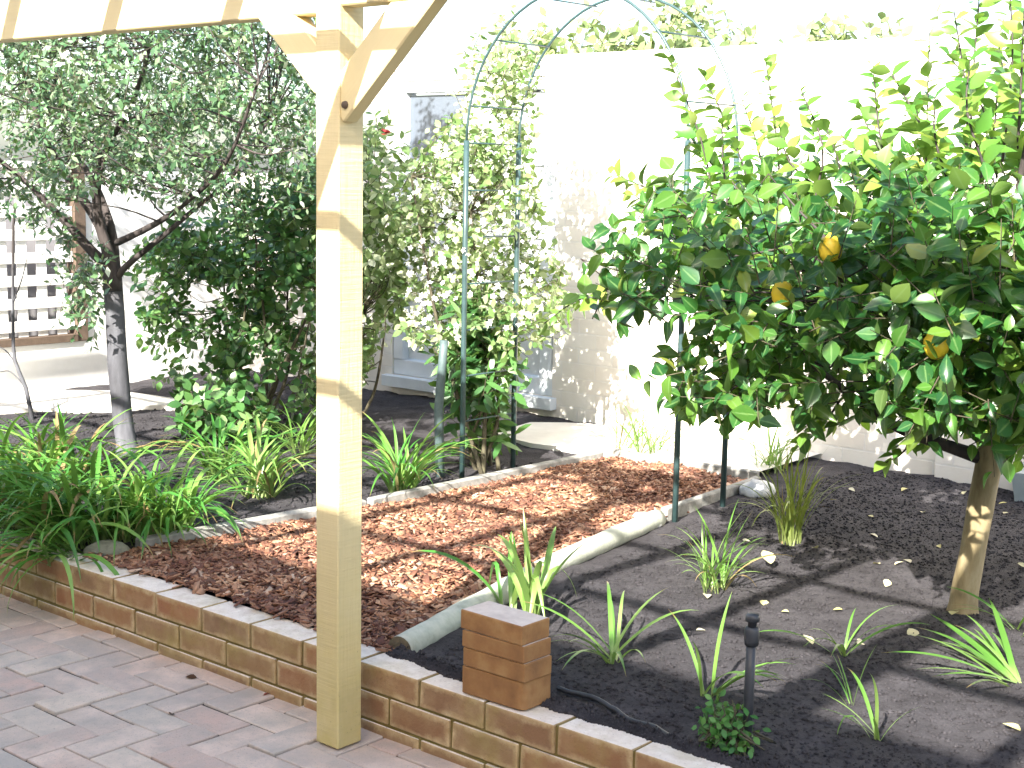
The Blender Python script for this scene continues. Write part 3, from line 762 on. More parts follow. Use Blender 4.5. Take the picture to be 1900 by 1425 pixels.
o = link('planter_tub', me, M['tub']); o.location = (q[0] + .21, q[1] + .26, .19); o.rotation_euler = (0, 0, .2); tag(o, 'grey plastic planter tub on the soil behind the lemon tree trunk', 'tub')

# ------------------------------------------------------------------ leaves
def leaf_template(kind):
    """leaf along +Y, normal +Z, unit length; returns verts (k,3), quads (m,4)"""
    if kind == 'lemon':
        prof = [(0, .03), (.12, .16), (.35, .30), (.6, .27), (.82, .14), (1, .005)]; fold, curl = .30, -.22
    elif kind == 'lemon_curled':
        prof = [(0, .03), (.12, .13), (.35, .24), (.6, .23), (.82, .13), (1, .005)]; fold, curl = .75, -.55
    elif kind == 'lemon_wide':
        prof = [(0, .03), (.12, .20), (.35, .35), (.6, .31), (.82, .16), (1, .01)]; fold, curl = .12, .10
    elif kind == 'oval':
        prof = [(0, .04), (.35, .30), (.7, .25), (1, .01)]; fold, curl = .14, -.14
    elif kind == 'small':
        prof = [(0, .03), (.45, .25), (1, .01)]; fold, curl = .10, -.08
    elif kind == 'lance':
        prof = [(0, .03), (.35, .16), (.7, .13), (1, .005)]; fold, curl = .06, -.2
    V = []; F = []
    for t, w_ in prof:
        z = curl * t * t
        V += [(-w_, t, z + fold * w_), (0, t, z), (w_, t, z + fold * w_)]
    for i in range(len(prof) - 1):
        k = 3 * i; F += [(k, k + 1, k + 4, k + 3), (k + 1, k + 2, k + 5, k + 4)]
    return np.array(V), np.array(F)
TPL = {k: leaf_template(k) for k in ('lemon', 'lemon_curled', 'lemon_wide', 'oval', 'small', 'lance')}
LEAF_ME = {}
def frames(D, N):
    y = norm(D); x = norm(np.cross(y, N)); z = np.cross(x, y)
    return x, y, z

def add_rib(me):
    at = me.attributes.new('rib', 'FLOAT', 'POINT'); at.data.foreach_set('value', np.tile(np.array([1, 0, 1], np.float32), len(me.vertices) // 3)); return me
def leaves_mesh(name, kind, Pp, D, N, S, W=None):
    V, F = TPL[kind]; n = len(Pp); x, y, z = frames(D, N)
    W = S if W is None else W
    k = len(V)
    out = Pp[:, None] + x[:, None] * (V[None, :, :1] * W[:, None, None]) + y[:, None] * (V[None, :, 1:2] * S[:, None, None]) + z[:, None] * (V[None, :, 2:] * S[:, None, None])
    FF = (F[None] + (np.arange(n) * k)[:, None, None]).reshape(-1)
    return add_rib(np_mesh(name, out.reshape(-1, 3), FF, 4, True))

def emit_leaves(parent, origin, kind, mat, Pp, D, N, S, n_ind, stuff_name='foliage', leaf_name='leaf'):
    """the n_ind leaves that show largest become parts, the rest one stuff part; parent sits at origin"""
    n = len(Pp); sel = np.zeros(n, bool)
    if n_ind:
        pr, dep = project(Pp); inside = (pr[:, 0] > 0) & (pr[:, 0] < PW) & (pr[:, 1] > 0) & (pr[:, 1] < PH)
        x, y, z = frames(D, N); vd = norm(Pp - CAM); face = np.abs((vd * z).sum(1))
        occ = (Pp - Pp.mean(0)) @ vd.mean(0)        # front of the crown first
        score = np.where(inside, (S / dep) ** 2 * (.2 + face) * np.exp(-1.5 * occ / (occ.std() + 1e-6)), -1)
        sel[np.argsort(-score)[:n_ind]] = True
    if kind not in LEAF_ME:
        V, F = TPL[kind]; LEAF_ME[kind] = add_rib(np_mesh('leaf_' + kind, V, F.ravel(), 4, True))
    if n_ind:
        key = (kind, mat)
        if key not in LEAF_ME:
            me = LEAF_ME[kind].copy(); me.materials.clear(); me.materials.append(M[mat]); LEAF_ME[key] = me
        x, y, z = frames(D, N)
        for i in np.where(sel)[0]:
            o = link(leaf_name, LEAF_ME[key], None, parent); s = float(S[i])
            mm = Matrix(((x[i, 0] * s, y[i, 0] * s, z[i, 0] * s, Pp[i, 0] - origin[0]), (x[i, 1] * s, y[i, 1] * s, z[i, 1] * s, Pp[i, 1] - origin[1]), (x[i, 2] * s, y[i, 2] * s, z[i, 2] * s, Pp[i, 2] - origin[2]), (0, 0, 0, 1)))
            o.matrix_local = mm
    r = ~sel
    if r.any():
        me = leaves_mesh(stuff_name, kind, Pp[r] - np.asarray(origin), D[r], N[r], S[r])
        o = link(stuff_name, me, M[mat], parent); tag(o, kind='stuff')

def nz(Pp, f, off=0):
    return np.array([mnoise.noise(Vector((p[0] * f + off, p[1] * f, p[2] * f))) for p in Pp])

def twig_crown(n_tw, center, radii, poly, rr, per=(4, 8), tl=(.10, .22), ls=(.05, .09), thr=-.2, f=3.0, up=.4, shell=0.35, px_pad=0, leafang=.8, zmin=None):
    """twigs with leaves inside an ellipsoid whose picture falls inside poly"""
    c = np.array(center); rad = np.array(radii); P0 = []
    got = 0; tries = 0
    while got < n_tw and tries < 60:
        tries += 1
        q = rr.normal(size=(n_tw * 2, 3)); q = norm(q) * (shell + (1 - shell) * rr.random((len(q), 1)) ** .6)
        p = c + q * rad
        ok = np.ones(len(p), bool)
        if poly is not None:
            pr, dep = project(p); ok = in_poly(pr, poly)
        if zmin is not None: ok &= p[:, 2] > zmin
        p = p[ok]
        if not len(p): continue
        p = p[nz(p, f) > thr]
        P0.append(p); got += len(p)
    P0 = np.concatenate(P0)[:n_tw]; n = len(P0)
    out = norm((P0 - c) / rad)
    Dt = norm(out * .7 + rr.normal(size=(n, 3)) * .55 + np.array([0, 0, up]))
    Lt = rr.uniform(*tl, n); LP, LD, LN, LS, tw = [], [], [], [], []
    for i in range(n):
        k = rr.integers(per[0], per[1] + 1); a = rr.uniform(0, 6.28)
        d = Dt[i]; sd = np.cross(d, [0, 0, 1.0]); sd = sd / (np.linalg.norm(sd) + 1e-6); s2 = np.cross(sd, d)
        p0 = P0[i] - d * Lt[i] * .5
        tw.append((p0, p0 + d * Lt[i]))
        for j in range(k):
            t = (j + .6) / k; a += 2.4
            rad_ = sd * math.cos(a) + s2 * math.sin(a)
            ld = d * (1 - leafang * (1 - .4 * t)) + rad_ * leafang + rr.normal(size=3) * .18 + np.array([0, 0, -.12])
            LP.append(p0 + d * Lt[i] * t + rad_ * .004); LD.append(ld)
            LN.append(np.array([.18, -.5, .68]) + rr.normal(size=3) * .45); LS.append(rr.uniform(*ls))
    return np.array(LP), np.array(LD), np.array(LN), np.array(LS), tw

def twigs_mesh(name, tw, r, mat, parent, origin):
    V, F, k = [], [], 0
    o3 = Vector(origin)
    for a, b_ in tw:
        v, f = tube_data([Vector(a) - o3, Vector(b_) - o3], [r, r * .5], 4, cap=False)
        V += v; F += [tuple(i + k for i in q) for q in f]; k += len(v)
    o = link(name, mesh(name, V, F, True), M[mat], parent); tag(o, kind='stuff'); return o

def sub_branches(limbs, targets, rr, n, r0=.006):
    """thin branches from points of the limbs to twig bases"""
    pts = [p for L_ in limbs for p in L_[len(L_) // 3:]]
    A = np.array([tuple(p) for p in pts]); out = []
    for t in rr.permutation(len(targets))[:n]:
        b_ = np.array(targets[t][0]); d = np.linalg.norm(A - b_, axis=1) + .4 * np.maximum(0, A[:, 2] - b_[2])
        a = A[np.argmin(d)]
        mid = (a + b_) / 2 + rr.normal(size=3) * .04 + np.array([0, 0, -.02])
        out.append((a, mid, b_))
    return out

def branch_bundle(name, triples, r0, mat, parent, origin):
    V, F, k = [], [], 0; o3 = Vector(origin)
    for a, mid, b_ in triples:
        pth = smooth_path([Vector(a) - o3, Vector(mid) - o3, Vector(b_) - o3], 6)
        v, f = tube_data(pth, list(np.linspace(r0, r0 * .4, len(pth))), 5, cap=False)
        V += v; F += [tuple(i + k for i in q) for q in f]; k += len(v)
    o = link(name, mesh(name, V, F, True), M[mat], parent); tag(o, kind='stuff')

# ---- lemon tree ----
LO = (2.25, 1.71, .18)
lem = empty('lemon_tree', LO); tag(lem, 'lemon tree with glossy leaves, a few yellow fruits and pale patched trunk', 'tree')
rr = np.random.default_rng(21)
def L3(p): return Vector(p) - Vector(LO)
tp = smooth_path([(2.238, 1.712, .13), (2.252, 1.71, .30), (2.278, 1.71, .50), (2.298, 1.712, .68), (2.32, 1.72, .84)], 24)
trV, trF = tube_data([p - Vector(LO) for p in tp], list(np.interp(np.linspace(0, 1, len(tp)), [0, .06, .14, .5, .85, 1], [.075, .056, .044, .040, .044, .052])), 16, .12, 3)
link('trunk', mesh('trunk', trV, trF, True), M['lemonbark'], lem)
limbs = [smooth_path(l, 18) for l in (
    [(2.30, 1.71, .70), (2.16, 1.66, .74), (2.0, 1.62, .79), (1.78, 1.60, .92), (1.55, 1.62, 1.05)],
    [(2.31, 1.715, .78), (2.22, 1.85, .95), (2.05, 2.05, 1.15), (1.95, 2.15, 1.5)],
    [(2.32, 1.72, .82), (2.38, 1.68, 1.05), (2.36, 1.62, 1.4), (2.42, 1.6, 1.9)],
    [(2.32, 1.72, .80), (2.52, 1.85, .95), (2.75, 2.0, 1.2), (2.9, 2.05, 1.6)],
    [(2.31, 1.71, .76), (2.2, 1.5, .93), (2.02, 1.35, 1.12), (1.9, 1.3, 1.4)],
    [(2.32, 1.70, .80), (2.5, 1.55, 1.0), (2.68, 1.45, 1.3)])]
for i, l in enumerate(limbs):
    tube('branch', [p - Vector(LO) for p in l], list(np.linspace(.026, .007, len(l))), M['darkbark'], lem, 8, .12, i)
LPOLY = [(1080, 380), (1130, 335), (1230, 332), (1330, 338), (1400, 325), (1450, 345), (1500, 318), (1570, 325), (1610, 285), (1690, 275), (1760, 290), (1830, 270), (1960, 250), (2150, 230), (2150, 820), (1960, 835), (1860, 835), (1800, 790), (1740, 775), (1660, 765), (1590, 770), (1530, 800), (1480, 745), (1400, 765), (1330, 775), (1290, 760), (1245, 730), (1215, 640), (1140, 600), (1040, 590), (1075, 540), (1065, 470)]
a1 = twig_crown(1020, (2.0, 1.72, 1.12), (1.12, .95, .68), LPOLY, rr, (5, 9), (.11, .22), (.038, .086), .0, 4.4, .15, .3)
a1b = twig_crown(190, (2.5, 1.12, 1.20), (.55, .35, .36), LPOLY, rr, (5, 8), (.12, .24), (.045, .085), -.3, 3.2, .1, .1)
a1 = tuple(np.concatenate([a1[i], a1b[i]]) for i in range(4)) + (a1[4] + a1b[4],)
# upright shoots
shoots = [((1330, 400), (1240, 105), 1.75), ((1400, 380), (1300, 130), 1.9), ((1430, 380), (1375, 180), 2.0), ((1510, 380), (1485, 165), 1.6), ((1530, 360), (1445, 230), 1.7), ((1660, 340), (1560, 250), 1.5), ((1650, 330), (1620, 120), 2.0),
          ((1760, 330), (1650, 130), 1.7), ((1790, 330), (1770, 20), 1.6), ((1800, 300), (1820, -40), 1.8), ((1860, 300), (1870, -60), 1.7), ((1720, 330), (1700, 200), 1.6), ((1850, 330), (1760, 100), 1.9), ((1890, 250), (1900, 20), 1.5), ((1290, 400), (1130, 320), 1.7), ((1700, 760), (1640, 860), 1.55), ((1560, 740), (1480, 830), 1.9), ((1280, 660), (1255, 770), 1.85), ((1840, 640), (1830, 800), 1.35), ((1130, 540), (1010, 600), 1.95),
          ((1720, 320), (1725, 60), 1.9), ((1830, 320), (1800, 110), 1.4), ((1880, 320), (1850, 60), 2.1), ((1760, 340), (1735, 180), 1.5), ((1680, 330), (1590, 190), 2.2), ((1560, 340), (1530, 230), 1.9), ((1350, 380), (1340, 210), 1.6), ((1380, 370), (1270, 240), 1.8), ((1450, 370), (1420, 110), 2.2), ((1900, 330), (1895, 150), 1.7), ((1820, 330), (1850, 170), 1.5), ((1250, 400), (1160, 350), 1.9)]
LP, LD, LN, LS, tw = [list(x) for x in a1]
stems = []
for (b0, b1, Y) in shoots:
    A, B = unproj(*b0, Y=Y), unproj(*b1, Y=Y - .05); Ln = np.linalg.norm(B - A); d = (B - A) / Ln
    mid = (A + B) / 2 + rr.normal(size=3) * .02; stems.append((A, mid, B))
    sd = norm(np.cross(d, [0.1, 1, .1])); s2 = np.cross(sd, d); k = int(Ln / .021) + 5; a = rr.uniform(0, 6)
    for j in range(k):
        t = (j + .5) / k; a += 2.4; r_ = sd * math.cos(a) + s2 * math.sin(a)
        pos = A * (1 - t) ** 2 + 2 * mid * t * (1 - t) + B * t * t
        LP.append(pos); LD.append(d * .55 + r_ * .8 + rr.normal(size=3) * .2); LN.append(np.array([.1, -.3, .8]) + rr.normal(size=3) * .4); LS.append(rr.uniform(.055, .10) * (1.1 - .35 * t))
LP, LD, LN, LS = map(np.array, (LP, LD, LN, LS))
n0 = len(a1[0]); pick = rr.integers(0, 3, n0)
for kk, kd in enumerate(('lemon', 'lemon_curled', 'lemon_wide')):
    q_ = np.where(pick == kk)[0]; emit_leaves(lem, LO, kd, 'leaf_lemon', LP[q_], LD[q_], LN[q_], LS[q_], 75)
emit_leaves(lem, LO, 'lemon', 'leaf_young', LP[n0:], LD[n0:], LN[n0:], LS[n0:], 74, 'young_foliage')
twigs_mesh('twigs', tw, .0024, 'twig', lem, LO)
branch_bundle('small_branches', sub_branches(limbs, tw, rr, 170) + stems, .0048, 'darkbark', lem, LO)
def lemon_fruit(px, py, Y):
    q = unproj(px, py, Y=Y); V, F = [], []
    prof = [(-.046, .003), (-.040, .010), (-.033, .022), (-.018, .031), (0, .034), (.018, .031), (.032, .021), (.039, .009), (.047, .003)]
    tilt = Matrix.Rotation(rr.uniform(-.4, .4), 3, 'X')
    V, F = tube_data([tilt @ Vector((0, 0, z_)) for z_, _ in prof], [r for _, r in prof], 14)
    o = link('lemon', mesh('lemon', V, F, True), M['lemon'], lem); o.location = Vector(q) - Vector(LO)
for px, py, Y in ((1541, 462, .98), (1452, 545, 1.05), (1737, 640, .95)): lemon_fruit(px, py, Y)

# ---- grey-trunked tree, left bed ----
GO = (-1.84, 1.32, .18); gt = empty('grey_trunk_tree', GO); tag(gt, 'small-leaved tree with smooth grey forked trunk in left bed', 'tree')
rr = np.random.default_rng(5)
tb = [unproj(x, y, Y=1.32) for x, y in ((240, 855), (228, 780), (219, 680), (214, 590), (208, 515), (205, 490))]
tp = smooth_path([tuple(p) for p in tb], 24)
V, F = tube_data([p - Vector(GO) for p in tp], list(np.interp(np.linspace(0, 1, len(tp)), [0, .08, .6, 1], [.072, .050, .046, .046])), 16, .08, 8)
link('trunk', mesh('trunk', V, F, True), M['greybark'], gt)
def limb_px(pts): return smooth_path([tuple(unproj(x, y, Y=Y)) for x, y, Y in pts], 18)
limbs = [limb_px(l) for l in (
    [(209, 545, 1.32), (200, 500, 1.32), (160, 455, 1.28), (110, 400, 1.2), (40, 330, 1.1), (-60, 250, 1.0)],
    [(211, 540, 1.32), (205, 495, 1.32), (185, 420, 1.3), (140, 350, 1.25), (90, 270, 1.2), (50, 150, 1.15), (20, 20, 1.1)],
    [(213, 540, 1.33), (212, 490, 1.34), (205, 420, 1.36), (170, 330, 1.42), (120, 250, 1.5), (100, 100, 1.55)],
    [(213, 540, 1.31), (208, 490, 1.31), (180, 390, 1.25), (190, 290, 1.2), (250, 180, 1.15), (290, 40, 1.1)],
    [(216, 535, 1.33), (228, 500, 1.33), (300, 440, 1.4), (370, 380, 1.5), (430, 330, 1.6), (500, 220, 1.7)],
    [(218, 450, 1.33), (280, 420, 1.25), (340, 380, 1.2), (420, 300, 1.15), (480, 150, 1.1)])]
for i, l in enumerate(limbs):
    tube('branch', [p - Vector(GO) for p in l], list(np.linspace(.034 if i < 4 else .018, .006, len(l))), M['darkbark'], gt, 8, .1, i + 20)
GPOLY = [(-250, -400), (620, -400), (610, 330), (540, 400), (450, 420), (380, 380), (300, 400), (240, 350), (190, 330), (130, 380), (70, 420), (20, 400), (-250, 420)]
a1 = twig_crown(3600, (-1.85, 1.45, 2.20), (1.75, 1.15, 1.15), GPOLY, rr, (7, 11), (.10, .22), (.026, .048), -.06, 3.8, .15, .25)
a2 = twig_crown(60, (-2.0, 1.3, 1.05), (.8, .35, .35), [(100, 430), (200, 440), (180, 720), (100, 720)], rr, (6, 9), (.10, .2), (.035, .055), -.5, 3.4, -.1, .1)
LP, LD, LN, LS = (np.concatenate([a1[i], a2[i]]) for i in range(4)); tw = a1[4] + a2[4]
emit_leaves(gt, GO, 'small', 'leaf_small', LP, LD, LN, LS, 0)
twigs_mesh('twigs', tw, .0018, 'twig', gt, GO)
branch_bundle('small_branches', sub_branches(limbs, tw, rr, 260), .005, 'darkbark', gt, GO)

# ---- generic shrub ----
def shrub(name, label, cat, base, center, radii, poly, n, kind, mat, ls, seed, per=(5, 8), tl=(.10, .2), thr=-.2, n_ind=0, stems=5, up=.35, f=3.2, shell=.2, twr=.002, group=None, zmin=None, thick=.012):
    rr = np.random.default_rng(seed); e = empty(name, base); tag(e, label, cat, group)
    a = twig_crown(n, center, radii, poly, rr, per, tl, ls, thr, f, up, shell, zmin=zmin)
    emit_leaves(e, base, kind, mat, a[0], a[1], a[2], a[3], n_ind)
    limbs = []
    for i in range(stems):
        for _try in range(40):
            t = rr.uniform(-1, 1, 3); tip = np.array(center) + t * np.array(radii) * np.array([.55, .6, .5]); tip[2] = max(tip[2], base[2] + .15)
            if poly is None or in_poly(project(tip[None])[0], poly)[0]: break
        b0 = np.array(base) + np.array([rr.uniform(-.06, .06), rr.uniform(-.06, .06), -.06])
        mid = (b0 + tip) / 2 + rr.normal(size=3) * .05
        l = smooth_path([tuple(b0), tuple(mid), tuple(tip)], 12); limbs.append(l)
        tube('stem', [p - Vector(base) for p in l], list(np.linspace(thick, thick * .4, len(l))), M['twig'], e, 6, .1, i)
    twigs_mesh('twigs', a[4], twr, 'twig', e, base)
    tg = [t for t in a[4] if min(np.linalg.norm(np.array(tuple(p)) - t[0]) for l in limbs for p in l) < .4]
    branch_bundle('small_branches', sub_branches(limbs, tg, rr, min(110, len(tg) // 2)), .0035, 'twig', e, base)
    return e
shrub('evergreen_shrub', 'dense dark evergreen shrub with oval leaves between grey tree and cream post', 'shrub', (-2.1, 2.35, .18), (-2.15, 2.45, 1.0), (1.15, .5, .85),
      [(235, 500), (300, 430), (420, 370), (520, 320), (600, 300), (600, 780), (480, 795), (380, 770), (300, 790), (250, 785), (240, 690), (270, 600)], 600, 'oval', 'leaf_hedge', (.040, .075), 31, thr=.06, n_ind=200, stems=7, zmin=.22)
shrub('flowering_shrub', 'leafy green shrub with a red flower showing just behind the cream post', 'shrub', (-1.75, 2.75, .18), (-1.75, 2.75, 1.15), (.75, .4, .95),
      [(560, 330), (640, 260), (690, 215), (740, 230), (770, 330), (760, 470), (745, 600), (690, 660), (600, 780), (560, 780)], 460, 'oval', 'leaf_climb', (.040, .070), 32, thr=-.2, n_ind=120, stems=5, zmin=.25)
e = bpy.data.objects['flowering_shrub']
q = unproj(716, 247, Y=2.5); V, F, k = [], [], 0
rr = np.random.default_rng(3)
for i in range(14):
    a = i * 2.4; d = Vector((math.cos(a), math.sin(a) * .6 - .3, rr.uniform(-.2, .8))).normalized(); s = rr.uniform(.03, .045)
    sd = d.cross(Vector((0, 0, 1))).normalized() * s * .4; c = Vector(q) - Vector(e.location)
    V += [c, c + d * s * .6 + sd, c + d * s, c + d * s * .6 - sd]; F.append((k, k + 1, k + 2, k + 3)); k += 4
link('flower', mesh('flower', V, F), M['redflower'], e)
shrub('low_shrub', 'low rounded shrub with broad leaves at the foot of the grey tree', 'shrub', (-1.75, 1.85, .18), (-1.75, 1.85, .36), (.42, .22, .2),
      None, 60, 'oval', 'leaf_hedge', (.05, .085), 33, thr=-.5, n_ind=80, stems=4)
# climber on the arch's left side
cl_e = shrub('climbing_jasmine', 'climber in painted sun-bleached tones with white blossom covering the left leg of the arch', 'climber', (-.36, 2.3, .18), (-.75, 2.65, 1.25), (.85, .6, 1.15),
      [(745, 330), (800, 270), (850, 180), (880, 80), (930, 20), (985, 0), (1000, 120), (985, 300), (1010, 450), (1060, 540), (1050, 610), (990, 650), (900, 660), (830, 640), (760, 640), (740, 550)], 800, 'oval', 'leaf_climb', (.030, .055), 34, (5, 8), (.08, .18), .0, 160, 5, .2, 4.0)
rr = np.random.default_rng(8)
V, F, k = [], [], 0; got = 0
while got < 650:  # blossom, its count raised to imitate sun-bleached foliage as well
    p = np.array([-.7, 2.5, 1.1]) + norm(rr.normal(size=3)) * np.array([.75, .5, 1.0]) * rr.random() ** .4
    pr, _ = project(p[None])
    if not in_poly(pr, [(760, 330), (850, 220), (970, 200), (1010, 480), (1030, 600), (840, 640), (750, 600)])[0]: continue
    got += 1; c = Vector(p) - Vector((-.36, 2.3, .18)); nrm = (Vector((CAM - p)).normalized() + Vector(rr.normal(size=3)) * .6).normalized(); u_ = nrm.orthogonal().normalized(); v_ = nrm.cross(u_)
    a0 = rr.uniform(0, 6)
    for j in range(5):
        a = a0 + j * 1.2566; d = u_ * math.cos(a) + v_ * math.sin(a); s = u_ * math.cos(a + .5) + v_ * math.sin(a + .5); s2 = u_ * math.cos(a - .5) + v_ * math.sin(a - .5)
        V += [c, c + s2 * .010, c + d * .016 + nrm * .002, c + s * .010]; F.append((k, k + 1, k + 2, k + 3)); k += 4
o = link('blossom', mesh('blossom', V, F), M['flower'], cl_e); tag(o, kind='stuff')
shrub('young_shrub', 'slender young shrub with narrow upright leaves beside the grey green stake', 'shrub', (-.44, 2.36, .18), (-.50, 2.38, .68), (.22, .2, .50),
      [(815, 580), (900, 560), (950, 660), (940, 760), (925, 860), (850, 860), (835, 700)], 120, 'lance', 'leaf_hedge', (.07, .12), 35, (5, 8), (.12, .22), -.6, 90, 4, .7, 3.2, .0)

# trees beyond the boundary wall
def far_tree(base, center, radii, n, seed, label, ls=(.07, .12), poly=None):
    rr = np.random.default_rng(seed); e = empty('garden_tree', base); tag(e, label, 'tree')
    a = twig_crown(n, center, radii, poly, rr, (6, 9), (.2, .4), ls, -.12, 1.3, .3, .2)
    emit_leaves(e, base, 'oval', 'leaf_far', a[0], a[1], a[2], a[3], 0)
    tube('trunk', [Vector((0, 0, -.2)), Vector((.05, 0, 1.0)), Vector(np.array(center) - np.array(base))], [.09, .075, .04], M['darkbark'], e, 8, .1, seed)
    twigs_mesh('twigs', a[4], .004, 'twig', e, base)
far_tree((-2.3, 6.6, -.02), (-2.35, 6.6, 2.45), (.75, .7, .5), 130, 51, 'pale green tree beyond the wall framed by the garden arch')
far_tree((-4.2, 7.2, -.02), (-4.2, 7.2, 2.4), (.8, .7, .5), 120, 52, 'grey green tree beyond the wall above the glazed window')
far_tree((-.9, 6.8, -.02), (-.9, 6.8, 2.35), (.8, .6, .4), 45, 53, 'sparse yellow green tree beyond the wall between arch and lemon tree')

# bare sapling by the lattice
so = tuple(unproj(62, 775, z=.2)); sp = empty('bare_sapling', so); tag(sp, 'thin bare sapling with forked twigs in front of white lattice', 'sapling')
def spx(pts): return smooth_path([tuple(np.array(unproj(x, y, Y=so[1])) - np.array(so)) for x, y in pts], 12)
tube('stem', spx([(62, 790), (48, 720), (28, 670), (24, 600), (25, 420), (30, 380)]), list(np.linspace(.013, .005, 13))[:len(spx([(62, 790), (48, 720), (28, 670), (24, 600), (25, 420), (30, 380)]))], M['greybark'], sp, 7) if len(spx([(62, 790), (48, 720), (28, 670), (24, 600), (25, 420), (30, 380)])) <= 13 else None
for pts in ([(28, 672), (10, 650), (-10, 640)], [(45, 715), (20, 690), (0, 690)], [(25, 560), (40, 520), (50, 480)]):
    pth = spx(pts); tube('twig', pth, list(np.linspace(.005, .002, len(pth))), M['greybark'], sp, 5)

# ------------------------------------------------------------------ strap-leaf plants
def blade_mesh(bend, twist, wid, fold=.35, n=9, kink=0):
    V, F = [], []; th = 0; p = Vector((0, 0, 0)); st_ = 1.0 / (n - 1)
    for i in range(n):
        t = i / (n - 1)
        w_ = wid * (min(1, .55 + t * 2.2) if t < .3 else (1 if t < .55 else max(.03, 1 - ((t - .55) / .45) ** 1.6)))
        tw_ = twist * t; nrm = Vector((0, -math.cos(th), math.sin(th)))  # in the YZ plane
        sd = Vector((math.cos(tw_), 0, 0)) + nrm * math.sin(tw_)
        up = nrm * math.cos(tw_)
        V += [p - sd * w_ + up * w_ * fold, p.copy(), p + sd * w_ + up * w_ * fold]
        th += bend * st_ * (.4 + 1.2 * t) + (kink if abs(t - .55) < .06 else 0)
        p = p + Vector((0, math.sin(th), math.cos(th))) * st_
    for i in range(n - 1):
        k = 3 * i; F += [(k, k + 1, k + 4, k + 3), (k + 1, k + 2, k + 5, k + 4)]
    me = mesh('strap_leaf', V, F, True)
    at = me.attributes.new('along', 'FLOAT', 'POINT')
    at.data.foreach_set('value', [t_ for i in range(n) for t_ in [i / (n - 1)] * 3])
    return me
rbd = random.Random(17); BLADES = {}
BENDS = (.35, .6, .85, 1.1, 1.35, 1.6, 1.85, 2.1, 2.35)
def blades(mat, wide):
    key = (mat, wide)
    if key not in BLADES:
        L_ = []
        for i in range(9):
            me = blade_mesh(BENDS[i], rbd.uniform(-.5, .5), wide, .3, 11, .8 if i == 3 and wide > .018 else 0); me.materials.append(M[mat]); L_.append(me)
        BLADES[key] = L_
    return BLADES[key]
def clump(px, py, n, Lr, label, name='strap_leaf_plant', mat='strap', wide=.018, spread=.04, lean=(.05, .75), bias=None, seed=0, bend=(1, 6), droop=2.25, frac=.65, cat='plant'):
    """tuft of n arching blades; lean + bend never passes droop, so no blade dives through the soil"""
    q = unproj(px, py, z=.19); z0 = gz(q[0], q[1]); e = empty(name, (q[0], q[1], z0 - .012)); tag(e, label, cat)
    r_ = random.Random(seed + 100); B = blades(mat, wide)
    for i in range(n):
        ln = r_.uniform(*lean); k = r_.randint(*bend)
        while k > 0 and ln + BENDS[k] * 1.0 > droop: k -= 1
        o = link('leaf', (B if n < 30 or r_.random() > .05 else blades('strap_dead', wide))[k], None, e)
        a = r_.uniform(0, 6.283)
        if bias is not None and r_.random() < frac: a = bias + r_.gauss(0, .6)
        rad = spread * math.sqrt(r_.random()); L_ = r_.uniform(*Lr); aa = r_.uniform(0, 6.283)
        o.location = (rad * math.cos(aa), rad * math.sin(aa), 0)
        o.rotation_euler = (-ln, r_.uniform(-.15, .15), a); o.scale = (L_ * r_.uniform(.75, 1.2), L_, L_)
    return e
PI = math.pi
clump(30, 905, 110, (.34, .56), 'big lush strap-leaf clump below the bare sapling', spread=.17, seed=1, bend=(3, 8), droop=2.7)
clump(120, 915, 100, (.34, .54), 'bushy strap-leaf clump in front of the grey trunk', spread=.16, seed=2, bend=(3, 8), droop=2.7)
clump(150, 1005, 130, (.36, .58), 'dense strap-leaf clump spilling over the brick wall', spread=.15, seed=3, bias=PI, bend=(4, 8), droop=3.0, frac=.45)
clump(285, 995, 140, (.32, .54), 'dense arching strap-leaf clump at the near corner of the mulch', spread=.15, seed=4, bend=(4, 8), droop=2.8, bias=PI + .9, frac=.3)
clump(40, 985, 110, (.36, .58), 'strap-leaf clump hanging over the low wall beyond the mossy bricks', spread=.15, seed=5, bias=PI, bend=(4, 8), droop=3.0, frac=.45)
clump(120, 1030, 46, (.34, .56), 'long strap leaves draped over the bricks down to the paving', spread=.10, seed=31, bias=PI - .2, bend=(4, 8), lean=(.5, 1.1), droop=3.3, frac=.9)
clump(410, 885, 64, (.30, .48), 'strap-leaf clump right of the grey trunk', spread=.07, seed=6, bend=(3, 8), droop=2.6)
clump(480, 920, 76, (.30, .50), 'strap-leaf clump beside the edging strip and the cream post', spread=.07, seed=7, mat='strap_pale', bend=(3, 8), droop=2.6)
clump(555, 838, 34, (.26, .40), 'small pale strap-leaf tuft at the foot of the evergreen shrub', spread=.05, seed=8, mat='strap_pale', bend=(2, 7), droop=2.4)
clump(745, 914, 70, (.30, .48), 'arching strap-leaf clump between cream post and grey green stake', spread=.05, seed=9, bend=(2, 7), lean=(.05, .6), droop=2.5)
clump(1465, 998, 64, (.26, .46), 'olive green grassy clump in the shade right of the arch', name='grassy_plant', mat='strap_olive', wide=.009, spread=.045, seed=10, lean=(.0, .4), bend=(0, 6))
clump(1325, 1098, 42, (.20, .34), 'bright strap-leaf clump beside the flat pale fallen leaf', spread=.045, seed=11, mat='strap_pale', wide=.016, lean=(.05, .7), bend=(1, 6))
clump(985, 1150, 13, (.30, .46), 'upright broad strap leaves rising behind the brick stack', spread=.025, seed=12, mat='strap_pale', wide=.026, lean=(.05, .45), bend=(0, 4))
clump(945, 1128, 6, (.28, .42), 'few bent strap leaves leaning over the log behind the bricks', spread=.025, seed=13, wide=.024, lean=(.3, .7), bend=(1, 5), bias=.9)
